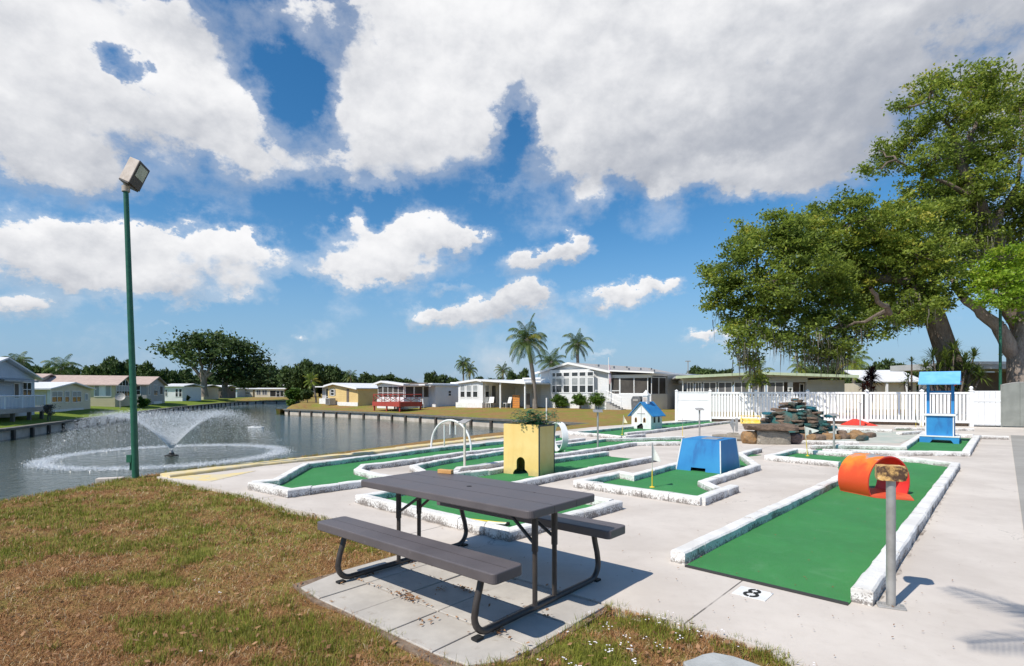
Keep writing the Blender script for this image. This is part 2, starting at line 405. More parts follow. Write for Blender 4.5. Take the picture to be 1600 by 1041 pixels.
M['flagyellow'] = pm('yellowed_flag_cloth', (.80, .74, .50), None, rough=.8)
M['tabletop'] = None
def make_table():
    t = NT('brown_grey_table_plastic'); f = t.noise(320, 2, .6); n = t.noise(3, 4)
    c = t.mix(t.ramp(n, .3, .7), (.098, .086, .091), (.122, .107, .112))
    c = t.mix(t.math('MULTIPLY', t.ramp(t.noise(38, 5, .7), .60, .74), .28), c, (.30, .28, .26))
    t.col(c); t.rough(t.ramp(n, .2, .8, .42, .58)); t.bump(f, .25, .002); return t.m
M['tabletop'] = make_table()
M['tableframe'] = pm('bronze_powder_coat', (.040, .034, .032), (.055, .047, .044), 20, .42)
M['wood'] = pm('orange_wood', (.62, .34, .12), (.52, .27, .09), 12, .5, .2, 40)
M['fence_orange'] = pm('orange_cedar_board', (.62, .25, .05), (.52, .20, .05), 4, .6)
def make_log():
    t = NT('burnt_wood_block'); n = t.noise(11, 6, .7)
    c = t.mix(t.ramp(n, .40, .56), (.07, .035, .02), (.66, .40, .14)); c = t.mix(t.ramp(n, .56, .68), c, (.74, .62, .44))
    t.col(c); t.rough(.7); t.bump(n, .6, .02); return t.m
M['log'] = make_log()
M['greenpole'] = pm('dark_green_paint', (.012, .095, .055), (.020, .12, .07), 14, .45, .1, 40)
M['lamp_shell'] = pm('weathered_lamp_shell', (.50, .43, .38), (.40, .33, .28), 7, .6, .1, 30)
M['lamp_dark'] = pm('dark_lamp_frame', (.045, .035, .03), None, rough=.5)
M['lamp_glass'] = pm('dusty_lamp_glass', (.42, .44, .36), (.30, .33, .27), 6, .2)
def make_paver():
    t = NT('grey_paver'); n = t.noise(2.6, 6, .65); s = t.noise(7, 5, .7)
    c = t.mix(t.ramp(n, .3, .7), (.40, .37, .335), (.51, .475, .43))
    c = t.mix(t.math('MULTIPLY', t.ramp(s, .58, .72), .7), c, (.30, .25, .20))
    t.col(c); t.rough(.9); t.bump(t.noise(150, 3), .35, .004); return t.m
M['paver'] = make_paver()
M['soil'] = pm('dry_soil', (.16, .11, .075), (.24, .18, .13), 18, .95, .6, 60)
M['stone_step'] = pm('blue_grey_step_stone', (.36, .37, .36), (.44, .45, .44), 7, .8, .3, 50)
# ------------------------------------------------------------------ lake, land and water
LAKE = [(-9.5,-14,'n'),(-8.9,0,'n'),(-8.7,5,'n'),(-8.6,8,'n'),(-8.2,10.6,'n'),(-7.0,12.2,'n'),(-5.6,14.6,'n'),(-4.2,17.6,'n'),(-2.4,20.6,'n'),(.3,24.2,'n'),(2.9,28.2,'n'),
        (5.2,31.6,'w'),(4.0,32.4,'w'),(-1.8,37.95,'w'),(-11.3,48,'w'),(-24.3,58.3,'w'),(-26.5,61,'n'),(-30,72,'n'),(-34,84,'n'),(-40,104,'w'),
        (-45,109.5,'w'),(-50,109,'w'),(-50.6,104,'w'),(-48.5,90.7,'w'),(-40.7,65.3,'w'),(-29.9,37.95,'w'),(-25.6,27.2,'w'),(-22.5,12,'w'),(-21,-14,'n')]
LP = np.array([(a, b) for a, b, c in LAKE]); LT = [c for a, b, c in LAKE]
def in_poly(px, py, poly):
    px = np.asarray(px, float); py = np.asarray(py, float); ins = np.zeros(px.shape, bool); n = len(poly)
    for i in range(n):
        x1, y1 = poly[i][0], poly[i][1]; x2, y2 = poly[(i+1) % n][0], poly[(i+1) % n][1]
        c = ((y1 > py) != (y2 > py))
        with np.errstate(divide='ignore', invalid='ignore'):
            ins ^= c & (px < (x2-x1)*(py-y1)/((y2-y1) if y2 != y1 else 1e-9)+x1)
    return ins
def lake_dist(px, py):
    px = np.asarray(px, float); py = np.asarray(py, float)
    best = np.full(px.shape, 1e9); typ = np.zeros(px.shape, bool); n = len(LP)
    for i in range(n):
        a = LP[i]; b = LP[(i+1) % n]; ab = b-a
        t = np.clip(((px-a[0])*ab[0]+(py-a[1])*ab[1])/(ab@ab), 0, 1)
        d = np.hypot(px-a[0]-t*ab[0], py-a[1]-t*ab[1]); m = d < best
        best[m] = d[m]; typ[m] = LT[i] == 'w'
    return best, typ
def sstep(x): x = np.clip(x, 0, 1); return x*x*(3-2*x)
def ground_h(px, py):
    d, w = lake_dist(px, py); ins = in_poly(px, py, LP)
    hn = -1.35 + (1.32)*sstep(d/1.75) ; hw = -.45 + .42*sstep(d/np.where(px < -17-.43*(py-20), 5.0, 11.0))
    h = np.where(w, hw, hn)
    return np.where(ins, -1.6, h)
SLAB = [G(245,745),G(300,741),G(400,728),G(556,712),G(680,696),G(786,683),G(866,674),G(925,667.5),G(1000,662),G(1057,657)]
SLAB = [(v.x, v.y) for v in SLAB] + [(9.0,28.2),(25.5,23.6),(60,16),(60,-20),(2.6,-20),(2.55,0),(2.3,1.5),(1.9,2.35)]
SLAB += [(v.x, v.y) for v in (G(1240,1041),G(1200,1015),G(1140,995),G(1075,976),G(1010,960))] 
TC = Vector((-.331, 4.21, 0)); TE1 = Vector((.757, -.653, 0)); TE2 = Vector((.653, .757, 0))     # picnic table frame
def TT(a, b, z=0): return TC + TE1*a + TE2*b + Vector((0, 0, z))
SLAB += [(v.x, v.y) for v in (TT(1.06,.31), TT(-.98,.31), G(592,853), G(548,824), G(510,806), G(455,795), G(396,778), G(345,765), G(300,757))]

pts = []; 
def addp(x, y): pts.append((x, y))
nl = len(LP); bnd = []
for i in range(nl):
    a, b = LP[i], LP[(i+1) % nl]; n = max(1, int(np.linalg.norm(b-a)/1.2))
    for k in range(n): bnd.append(tuple(a+(b-a)*k/n))
nb = len(bnd)
for i in range(nb):
    a = np.array(bnd[i-1]); b = np.array(bnd[(i+1) % nb]); t = (b-a)/np.linalg.norm(b-a); nn = np.array((t[1], -t[0]))
    for s in (1, -1):
        for off in (.45, .9, 1.35, 1.9, 3.2, 5.5, 9, 13):
            q = np.array(bnd[i])+nn*off*s+RNG.normal(0, .04*off, 2); addp(*q)
for x in np.arange(-9, 4.01, .4):
    for y in np.arange(-1, 12.6, .4): addp(x+RNG.uniform(-.08, .08), y+RNG.uniform(-.08, .08))
for x in np.arange(-70, 71, 6):
    for y in np.arange(-20, 171, 6): addp(x+RNG.uniform(-1, 1), y+RNG.uniform(-1, 1))
for a in np.arange(0, 360, 12):
    for r in (230, 420, 900, 2500): addp(r*math.cos(R(a)), r*math.sin(R(a)))
pts = np.array(pts); d_, w_ = lake_dist(pts[:, 0], pts[:, 1]); ins_ = in_poly(pts[:, 0], pts[:, 1], LP)
pts = pts[(~ins_) & (d_ > .3)]
allp = [Vector(p) for p in bnd] + [Vector(p) for p in pts]
ed = [(i, (i+1) % nb) for i in range(nb)]
V2, E2, F2, *_ = delaunay_2d_cdt(allp, ed, [], 0, 1e-4)
V2 = np.array([tuple(v) for v in V2]); F2 = [tuple(f) for f in F2]
cen = np.array([V2[list(f)].mean(0) for f in F2]); keep = ~in_poly(cen[:, 0], cen[:, 1], LP)
hz = ground_h(V2[:, 0], V2[:, 1]); dd, ww = lake_dist(V2[:, 0], V2[:, 1])
onb = dd < .02
hz = np.where(onb, np.where(ww, -.45, -1.35), hz)
lump = np.array([mnoise.noise(Vector((x*.9, y*.9, 0)))*.018+mnoise.noise(Vector((x*.25, y*.25, 3)))*.02 for x, y in V2])
nearslab = in_poly(V2[:, 0], V2[:, 1], SLAB)
hz = np.where(nearslab, np.minimum(hz, -.03)-.05, hz+np.where(dd > 1.2, lump, 0))
def make_lawn():
    t = NT('lawn'); x = t.xyz(); n1 = t.noise(.45, 6, .6); n2 = t.noise(3, 6, .65); n3 = t.noise(30, 5, .7); n4 = t.noise(.09, 3, .5)
    left = t.ramp(t.math('ADD', t.math('ADD', x[0], t.math('MULTIPLY', x[1], .43)), t.math('MULTIPLY', n4, 6)), -3, -9)
    green = t.math('ADD', t.math('MULTIPLY', n1, .7), t.math('ADD', t.math('MULTIPLY', n2, .35), t.math('MULTIPLY', left, .22)))
    c = t.mix(t.ramp(n2, .3, .7), (.255, .14, .06), (.36, .225, .09))
    c = t.mix(t.ramp(green, .44, .66), c, (.215, .235, .045))
    c = t.mix(t.math('MULTIPLY', left, .55), c, (.11, .20, .022))
    c = t.mix(t.math('MULTIPLY', t.ramp(n3, .5, .75), .5), c, (.10, .075, .028))
    t.col(c); t.rough(.95); t.spec(.1); t.bump(t.math('ADD', n3, n2), .9, .04); return t.m
M['lawn'] = make_lawn()
mb = MB(); mb.v = [(x, y, z) for (x, y), z in zip(V2, hz)]
for f, k in zip(F2, keep):
    if k:
        a, b, c = (V2[i] for i in f[:3]); s = (b[0]-a[0])*(c[1]-a[1])-(b[1]-a[1])*(c[0]-a[0])
        mb.f.append(f if s > 0 else f[::-1])
tag(mb.build('ground', M['lawn'], smooth=True), 'mown lawn and land round the lake', kind='structure')
# near part of the course stands on concrete
tag(MB().prism(SLAB, -.16, 0).build('concrete_slab', M['concrete']), 'pale concrete slab of the putting course', kind='structure')
def pd(a, b, z=0): return PX*a + PY*b + Vector((0, 0, z))
pth = [pd(.20, -14), pd(.20, 6), pd(.36, 24.8), pd(9, 24.8), pd(9, -14)]
tag(MB().prism([(v.x, v.y) for v in pth], -.1, .006).build('path', M['path']), 'older grey concrete path beside the course', kind='structure')
# lake bed and water
WZ = -.98
def make_water():
    t = NT('lake_water'); n1 = t.noise(2.6, 4, .6, vec=t.scaled((1, 1, 1), (0, 0, R(30)))); n2 = t.noise(9, 4, .6); n3 = t.noise(.16, 3, .5)
    t.col((.042, .058, .040)); t.rough(.06); t.b.inputs['IOR'].default_value = 1.33
    amp = t.ramp(n3, .3, .7, .75, 1.3)
    h = t.math('MULTIPLY', t.math('ADD', n1, t.math('MULTIPLY', n2, .35)), amp)
    t.bump(h, .8, .07); return t.m
M['water'] = make_water()
wp = [(-60,-18),(2,-18),(7,31),(-20,62),(-30,90),(-36,116),(-60,116)]
wm_ = MB(); wm_.add([(x, y, WZ) for x, y in wp], [tuple(range(len(wp)))])
tag(wm_.build('water', M['water'], recalc=True), 'rippled grey green lake water', kind='structure')

# ------------------------------------------------------------------ seawalls
M['seawall'] = pm('stained_seawall_concrete', (.56, .51, .45), (.44, .39, .33), 1.6, .9, .5, 14)
M['seacap'] = pm('grey_timber_cap', (.12, .115, .10), (.17, .16, .145), 3, .85, .3, 20)
M['seapost'] = pm('dark_wet_post', (.05, .04, .033), (.09, .075, .06), 4, .8, .3, 20)
def seawall(label, line, post_gap, top, toward):
    root = thing('seawall', label, 'seawall', (line[0][0], line[0][1], 0))
    o = Vector((line[0][0], line[0][1], 0)); pan = MB(); cap = MB(); acc = 0; posts = []
    for (a, b) in zip(line[:-1], line[1:]):
        a = Vector((*a, 0))-o; b = Vector((*b, 0))-o; u = (b-a).normalized(); n = Vector((u.y, -u.x, 0))*toward; L = (b-a).length
        pan.vbox(a-n*.12+Vector((0, 0, -1.7)), u*L, n*.18, Vector((0, 0, top+1.62)))
        cap.vbox(a-n*.2+Vector((0, 0, top-.08)), u*L, n*.42, Vector((0, 0, .12)))
        s = (post_gap-acc) % post_gap
        while s < L: posts.append((a+u*s+n*.06, u, n)); s += post_gap
        acc = (acc+L) % post_gap
    pan.build('wall_panel', M['seawall'], root); cap.build('cap', M['seacap'], root)
    first = None
    for (p, u, n) in posts[:70]:
        if first is None:
            q = MB(); q.box(-.11, .11, 0, .13, -1.6, top-.085); first = q.build('post', M['seapost'], root); c = first
        else:
            c = first.copy(); COL.objects.link(c); c.parent = root
        c.location = p; c.rotation_euler = (0, 0, math.atan2(u.y, u.x) if toward < 0 else math.atan2(-u.y, -u.x))
    return root
seawall('concrete seawall with dark posts below the brown lawn of the far houses', [(6.6,30.3),(4.0,32.4),(-1.8,37.95),(-11.3,48),(-24.3,58.3)], 2.15, -.43, -1)
seawall('long curving seawall with dark posts along the green left bank', [(-20,-2),(-22.5,12),(-25.6,27.2),(-29.9,37.95),(-40.7,65.3),(-48.5,90.7),(-50.6,104)], 2.2, -.43, 1)
seawall('low dark seawall at the far end of the lake', [(-50.6,104),(-50,109),(-45,109.5),(-38.5,108)], 2.6, -.43, 1)

# ------------------------------------------------------------------ kerbs and holes
def sweep_blocks(mb, line, w=.135, h=.108, z0=-.01, closed=False, seed=0):
    rnd = random.Random(seed+len(line)*13); pts_ = [Vector((p[0], p[1])) for p in line]; n = len(pts_)
    def nrm(a, b): t = (b-a).normalized(); return Vector((-t.y, t.x))
    L = []; Rr = []
    for i in range(n):
        if i == 0 and not closed: m = nrm(pts_[0], pts_[1])
        elif i == n-1 and not closed: m = nrm(pts_[-2], pts_[-1])
        else:
            n1 = nrm(pts_[i-1], pts_[i]); n2 = nrm(pts_[i], pts_[(i+1) % n]); m = n1+n2
            m = m.normalized() if m.length > .2 else n1
            m = m/max(.45, m.dot(n1))
        L.append(pts_[i]+m*w/2); Rr.append(pts_[i]-m*w/2)
    segs = [(i, (i+1) % n) for i in range(n if closed else n-1)]
    for i, j in segs:
        ln = (pts_[j]-pts_[i]).length; k = max(1, round(ln/.40))
        cuts = [0]+sorted(min(.98, max(.02, (q+rnd.uniform(-.12, .12))/k)) for q in range(1, k))+[1]
        for a, b in zip(cuts[:-1], cuts[1:]):
            g = .004/max(ln, .01); a2, b2 = (a+g if a > 0 else a), (b-g if b < 1 else b)
            dz = rnd.uniform(-.006, .006); ch = .014
            sub = max(1, int((b-a)*ln/.13)); rows = []
            for q in range(sub+1):
                f = a2+(b2-a2)*q/sub
                l = L[i].lerp(L[j], f); r = Rr[i].lerp(Rr[j], f); u = (r-l)
                jl, jr = rnd.uniform(-.007, .007), rnd.uniform(-.007, .007)
                jz = rnd.uniform(-.004, .004)
                un = u.normalized()
                rows.append([(*(l+un*jl), z0), (*(l+un*(jl*.5)), h-ch+dz+jz), (*(l+un*ch), h+dz+jz), (*(r-un*ch), h+dz+jz), (*(r+un*jr*.5), h-ch+dz+jz), (*(r+un*jr), z0)])
            vs = [v for row in rows for v in row]; fs = []
            for q in range(sub):
                for e in range(5): fs.append((q*6+e, q*6+e+1, q*6+7+e, q*6+6+e))
            fs += [tuple(range(5, -1, -1)), tuple(sub*6+e for e in range(6))]
            mb.add(vs, fs)
KH = .108
def K(*pp): return [(v.x, v.y) for v in (G(x, y, KH) for x, y in pp)]
def GP(*pp): return [(v.x, v.y) for v in (G(x, y, 0) for x, y in pp)]
def hole(label, turfs, kerbs, tz=.012, wid=.135):
    c = turfs[0][0] if turfs else kerbs[0][0]
    root = thing('putting_hole', label, 'putting hole', (c[0], c[1], 0)); off = Vector((c[0], c[1]))
    for i, tf in enumerate(turfs):
        q = MB(); q.prism([(p[0]-off.x, p[1]-off.y) for p in tf], .001, tz-.002*i); q.build('turf', M['turf'], root)
    for i, kb in enumerate(kerbs):
        q = MB(); sweep_blocks(q, [(p[0]-off.x, p[1]-off.y) for p in kb], w=wid, seed=int(abs(c[0]*100))+i); q.build('kerb', M['kerb'], root, recalc=True)
        q = MB(); rd = random.Random(i+7); L_ = [Vector((p[0]-off.x, p[1]-off.y)) for p in kb]
        for a, b in zip(L_[:-1], L_[1:]):
            u = (b-a).normalized(); nn = Vector((-u.y, u.x)); n = max(1, int((b-a).length/.12)); row = []
            for s in range(n+1):
                p = a.lerp(b, s/n); row += [(*(p+nn*(wid*.5+rd.uniform(.008, .05))), .0028+.0001*i), (*(p-nn*(wid*.5+rd.uniform(.008, .05))), .0028+.0001*i)]
            q.add(row, [(2*s, 2*s+1, 2*s+3, 2*s+2) for s in range(n)])
        q.build('grime_line', M['dirt'], root)
    return root
M['edge'] = pm('black_turf_edging', (.035, .035, .035), None, rough=.7)
A_turf = K((400,750),(431,748),(478,724),(556,714.5),(672,700),(786,688.3),(875,679),(912,684),(867,689.5),(786,699.5),(722,706.5),(660,714.5),(610,721.3),(568,725.5),(559,732.5),(592,741),(612,743.5),(561,750.5),(453,764.5))
hole('long lakeside green lane with an angled wide end, under the white arch', [A_turf],
     [K((394,751.5),(431,748.5),(478,724),(556,714.5),(672,700),(786,688.3),(872,679.5)), K((912,684.5),(867,689.8),(786,699.5),(722,706.5),(660,714.5),(610,721.3),(568,725.5),(559,732.5),(592,741),(614,743.5)), K((394,752.3),(453,764.5),(561,750.5),(614,744.5))])
BC_turf = K((648,726.5),(679,720.5),(722,713.2),(786,703.8),(860,696),(910,689.8),(944,685.3),(1037,683),(1066,682),(1062,689.8),(992,690.8),(935,699.8),(860,710.5),(786,720.5),(760,724.5),(717,731),(710,738.5),(760,733.2),(786,729.5),(860,717),(946,706),(1018,713),(960,723.5),(860,742),(800,754),(700,757))
hole('green double lane folding round a kerb tip beneath the yellow tower', [BC_turf],
     [K((700,757),(646,727),(679,720),(722,712.8),(786,703.5),(860,695.7),(910,689.5),(944,685),(1037,682.8),(1068,681.8)),
      K((1062,689.8),(992,690.5),(935,699.5),(860,710.3),(786,720.3),(760,724.2),(717,730.5),(709,739.3),(760,733.8),(786,729.5),(860,717),(948,705.5)),
      K((702,757.8),(800,754),(860,742),(960,723.5),(1022,713))])
F_t = [(-1.98,7.2),(-.03,5.4),(1.28,6.78),(-.65,8.7)]
hole('small square putting green close behind the picnic table', [F_t], [[(-.65,8.7),(-1.98,7.2),(-.03,5.4),(1.33,6.82)], [(-.75,8.64),(1.25,6.86)]])
E_turf = K((912,750),(967,737.5),(988,741),(1060,722.5)) + [(5.15,12.75),(5.75,12.55)] + K((1157,707.5),(1180,725.5),(1098,751),(1118,760.5),(1097,773))
hole('green with zigzag kerbs holding the blue box', [E_turf],
     [K((1097,776.5),(905,750.7),(967,737.2),(989,741.3),(1062,721.8)) + [(5.05,12.8)], K((1186,700),(1156,707.5),(1182,725.8),(1098,751),(1122,761)), K((1094,776.3),(1147,757.5))])
H8 = [(v.x, v.y) for v in (G(1072,885), G(1327,945))]
H8_turf = [H8[0], H8[1]] + K((1492,723.5),(1437,716.5),(1332,708.5),(1244,701.8),(1206,711),(1309,721.5),(1316,740))
hole('widest green lane with a flag corner, running to the orange barrel', [H8_turf],
     [[(2.42,3.76)] + K((1493,723),(1437,716),(1332,708),(1244,701),(1201,711.5),(1312,721.5)), [(1.42,4.66)] + K((1314,743))])
q = MB(); e0, e1 = G(1072, 885), G(1326, 945); q.vbox(e0, e1-e0, Vector((-.018, -.02, 0)), Vector((0, 0, .016))); o_ = q.build('turf_edging', M['edge']); tag(o_, 'black edging strip closing the near end of the widest green lane', 'edging')
W_turf = K((1270,695),(1340,695.3),(1411,696.8),(1443,678),(1524,680.5),(1508,704.5),(1400,703.5),(1300,702))
hole('green corner lane round the pool under the blue wishing well', [W_turf],
     [K((1266,695.5),(1340,695.3),(1411,697),(1446,674)), K((1335,706.3),(1297,702),(1400,704),(1509,705.5),(1526,680.5)), K((1447,675.8),(1521,679))], wid=.16)
C_turf = K((902,674.5),(919,672.5),(986,666),(1032,661.5),(1107,655.6),(1141,658),(1060,667.5),(1016,672.5),(979,675.5),(972,680.5))
hole('far green lane beside the little church', [C_turf],
     [K((901,674),(919,672.5),(986,666),(1032,661.2),(1107,655.8)), K((978,675.8),(1016,672.5),(1060,667.3),(1141,657.5)), K((886,674),(972,681)), K((975,681.3),(1006,678))])
def kerb_run(label, line, wid=.16):
    c = line[0]; root = MB(); sweep_blocks(root, [(p[0]-c[0], p[1]-c[1]) for p in line], w=wid, seed=int(c[0]*77))
    o = root.build('kerb', M['kerb'], recalc=True); o.location = (c[0], c[1], 0); return tag(o, label, 'kerb')
kerb_run('short loose white kerb right of the wishing well green', K((1532,680.5),(1574,681.5)), .2)
kerb_run('white kerb in front of the red pyramid ramp', K((1235,667.5),(1310,668),(1394,671)))
kerb_run('white kerb behind the wishing well near the fence', K((1398,667.5),(1440,668),(1520,669)))
kerb_run('short white kerb stub at the back of the empty pool', K((1405,675),(1440,673)), .2)
kerb_run('pale kerb along the stone waterfall pool', K((1248,688),(1300,689.5),(1340,690)))
# turf strip at the back
q = MB(); q.prism(GP((1400,672.5),(1441,672.5),(1441,669.5),(1400,669.8)), .001, .012); tag(q.build('turf_strip', M['turf']), 'thin strip of green turf behind the empty pool', 'turf')
# pale painted pool floor
M['pool'] = pm('pale_green_pool_paint', (.42, .47, .42), (.55, .53, .47), 1.6, .8, .2, 30)
q = MB(); q.prism(GP((1262,690),(1405,693),(1441,679),(1398,674),(1300,673),(1240,676)), .001, .008); tag(q.build('pool_floor', M['pool']), 'pale greenish painted floor of the empty pool', 'pool floor')
# yellow painted edge on the lake side
yl = [G(258,745.5),G(300,740.3),G(400,727.5),G(556,711.5),G(672,696.6),G(786,683.6),G(862,675)]
q = MB(); sweep_blocks(q, [(v.x-yl[0].x, v.y-yl[0].y) for v in yl], w=.34, h=.05, seed=3)
o = q.build('yellow_edging', M['yellow_edge'], recalc=True); o.location = (yl[0].x, yl[0].y, 0); tag(o, 'faded yellow painted edging along the lake side of the slab', 'edging')
q = MB(); q.prism(GP((262,747),(300,742.5),(345,742),(400,736),(330,752.5)), .001, .0045); tag(q.build('yellow_patch', M['yellow_edge']), 'worn yellow painted patch at the slab corner by the lamp pole', 'painted patch')
# pavers under the table
q = thing('paver_patio', 'patio of square grey pavers under the picnic table', 'paving', TC, math.atan2(TE1.y, TE1.x))
rp = random.Random(5)
pv = 0
for i in range(5):
    for j in range(3):
        a, b = -.98+.407*i, -.93+.407*j
        if i == 0 and j == 0: poly = [(a+.10, b+.02), (a+.401, b), (a+.401, b+.401), (a, b+.401)]
        elif i == 4 and j == 0: poly = [(a, b), (a+.25, b+.03), (a+.37, b+.2), (a+.401, b+.401), (a, b+.401)]
        else: poly = [(a, b), (a+.397, b+rp.uniform(0,.006)), (a+.396, b+.397), (a, b+.397)]
        m_ = MB(); m_.prism(poly, -.05, -.004+rp.uniform(-.004, .004)); o = m_.build('paver', M['paver'], q, bevel=.004)
o = MB(); pb = [TT(-1.02,-.90), TT(-.6,-.97), TT(-.1,-.93), TT(.4,-.99), TT(.9,-1.0), TT(1.09,-.6), TT(1.08,.30), TT(-1.03,.30)]
o.prism([(v.x, v.y) for v in pb], -.2, -.016); tag(o.build('soil_bed', M['soil']), 'bare dry soil round the pavers', kind='structure')
# stepping stone at the lower edge
st = G(1172,1034); q = MB(); ring = [(.24*math.cos(R(a))*(1+.12*math.sin(a*.07)), .17*math.sin(R(a))*(1+.1*math.cos(a*.05))) for a in range(0, 360, 24)]
q.prism(ring, -.05, .012); o = q.build('stepping_stone', M['stone_step'], bevel=.006); o.location = (1.16, 2.84, .0); o.rotation_euler = (0, 0, R(-30)); tag(o, 'irregular blue grey stepping stone set in the grass', 'stepping stone')
q = MB(); q.box(-.2, .2, -.07, .07, -.25, -.02); o = q.build('concrete_block', M['concrete'], bevel=.01); o.location = (-7.05, 9.55, -.02); o.rotation_euler = (0, 0, R(20)); tag(o, 'small pale concrete block at the water edge by the lamp pole', 'block')
# stencilled number
num = thing('hole_number', 'white painted square with a black stencilled number 8', 'number', (1.75, 3.955, 0), math.atan2(PX.y, PX.x))
q = MB(); q.box(-.115, .115, -.10, .10, .001, .005); q.build('painted_square', M['white'], num)
def eight(mb, s, z0, z1, th=.028, flat=True, org=(0, 0, 0), ux=(1, 0, 0), uy=(0, 1, 0), un=(0, 0, 1)):
    org, ux, uy, un = map(Vector, (org, ux, uy, un))
    for cy, rr in ((.27, .21), (-.24, .27)):
        for a0, a1 in ((6, 174), (186, 354)):
            A = [R(90+a0+(a1-a0)*k/10) for k in range(11)]
            for k in range(10):
                pr = []
                for r in (rr-.075, rr+.075):
                    for a in ((A[k], A[k+1]) if r < rr else (A[k+1], A[k])):
                        pr.append((r*math.cos(a)*s, (cy+r*math.sin(a))*s))
                lo = [org+ux*u+uy*v+un*z0 for u, v in pr]; hi = [org+ux*u+uy*v+un*z1 for u, v in pr]
                mb.add(lo+hi, [(3,2,1,0),(4,5,6,7)]+[(i, (i+1) % 4, (i+1) % 4+4, i+4) for i in range(4)])
q = MB(); eight(q, .155, .0052, .0085); q.build('numeral', M['black'], num, recalc=True)
# ------------------------------------------------------------------ picnic table
tb = thing('picnic_table', 'dark grey plastic picnic table with two attached benches on bronze tube legs', 'picnic table', TC, math.atan2(TE1.y, TE1.x))
def rrect(x0, x1, y0, y1, r=.045, n=5):
    o = []
    for cx, cy, a in ((x1-r, y1-r, 0), (x0+r, y1-r, 90), (x0+r, y0+r, 180), (x1-r, y0+r, 270)):
        for k in range(n+1): o.append((cx+r*math.cos(R(a+90*k/n)), cy+r*math.sin(R(a+90*k/n))))
    return o
q = MB(); q.prism(rrect(-.914, .914, -.38, .38), .683, .737)
top = q.build('tabletop', M['tabletop'], tb, bevel=.007)
q = MB()
for y in (-.132, .122):
    q.box(-.900, .900, y-.0018, y+.0018, .7372, .7378); q.box(.9142, .9149, y-.002, y+.002, .684, .735)
q.build('board_seam', M['tableframe'], top)
q = MB(); q.lathe([(.021, 0), (.021, .0012)], (0, 0, .7374), 16)
for sx_ in (-1, 1): q.lathe([(.007, 0), (.007, .0012)], (sx_*.55, .12, .7374), 10)
q.build('hole', M['black'], top)
for sgn in (-1, 1):
    q = MB(); q.prism(rrect(-.952, .952, sgn*.617-.13, sgn*.617+.13, .035), .388, .452); q.build('bench_seat', M['tabletop'], tb, bevel=.007)
    q = MB(); q.box(-.93, .93, sgn*.617-.0016, sgn*.617+.0016, .4522, .4528); q.build('board_seam', M['tableframe'], tb)
for fx in (-.735, .735):
    half = []
    for a in range(0, 91, 15): half.append((-.555-.11*math.sin(R(a)), .135-.11*math.cos(R(a))))
    half = [(-.40, .026), (-.5, .026)]+[(y-.02, z+.001) for y, z in half]+[(-.668, .22), (-.640, .30), (-.615, .392)]
    path = [(fx, -y, z) for y, z in half[::-1]]+[(fx, 0, .026)]+[(fx, y, z) for y, z in half]
    q = MB(); q.tube(path, .0215, 12); q.build('foot_frame', M['tableframe'], tb, smooth=True)
    for y in (-.11, .11):
        q = MB(); q.tube([(fx, y, .03), (fx, y, .43)], .0175, 12); q.tube([(fx, y, .40), (fx, y, .686)], .0225, 12); q.build('leg', M['tableframe'], tb, smooth=True)
        q = MB(); ix = fx-math.copysign(.36, fx); q.tube([(ix, y*.6, .684), (fx-math.copysign(.02, fx), y, .46)], .0125, 8); q.build('brace', M['tableframe'], tb, smooth=True)
    for y in (-.66, .66):
        q = MB(); q.box(fx-.024, fx+.024, y-.03, y+.03, .0, .014); q.build('foot_pad', M['black'], tb)
# wood block lying on the table
q = MB(); q.vbox((-.072, -.02, 0), (.144, 0, 0), (0, .045, 0), (0, 0, .034)); o = q.build('wood_block', M['wood'], bevel=.003)
pw = P(665, 737, 4.98); pb_ = TT(-.63, .325); o.location = (pb_.x, pb_.y, .738); o.rotation_euler = (0, 0, R(-26)); tag(o, 'small orange wooden score box on the far corner of the picnic table', 'wooden box')
# dead leaves on the pavers
M['deadleaf'] = leafmat('dead_leaf', (.20, .095, .045), (.40, .23, .12), .1, .7)
def litter(label, spots, n, s=.022):
    V = []; T = []
    for (a, b, ra, rb, cnt) in spots:
        for _ in range(cnt):
            p = TT(a+RNG.normal(0, ra), b+RNG.normal(0, rb), .004+abs(RNG.normal(0, .006)))
            th = RNG.uniform(0, 6.3); u = Vector((math.cos(th), math.sin(th), RNG.uniform(-.4, .4)))*s*RNG.uniform(.6, 1.3); v = Vector((-math.sin(th), math.cos(th), RNG.uniform(-.5, .5)))*s*.45
            V += [p-u, p+v+Vector((0, 0, .004)), p+u, p-v]; T.append(RNG.uniform())
    o = fast_mesh('leaf_litter', np.array([tuple(v) for v in V]), 4, M['deadleaf'], None, T); tag(o, label, 'dead leaves', kind='stuff')
litter('dead brown leaves scattered on the pavers', [(-.1,-.52,.09,.03,46),(.10,-.15,.05,.025,26),(-.02,-.24,.04,.03,10),(-.7,-.02,.03,.03,10),(-.7,-.4,.02,.02,8),(.74,-.5,.03,.03,26),(.72,-.1,.05,.03,12),(.3,-.7,.05,.04,8),(0,-.3,.6,.3,24),(0,-.53,.6,.008,20),(0,-.12,.6,.008,20)], 0, .016)

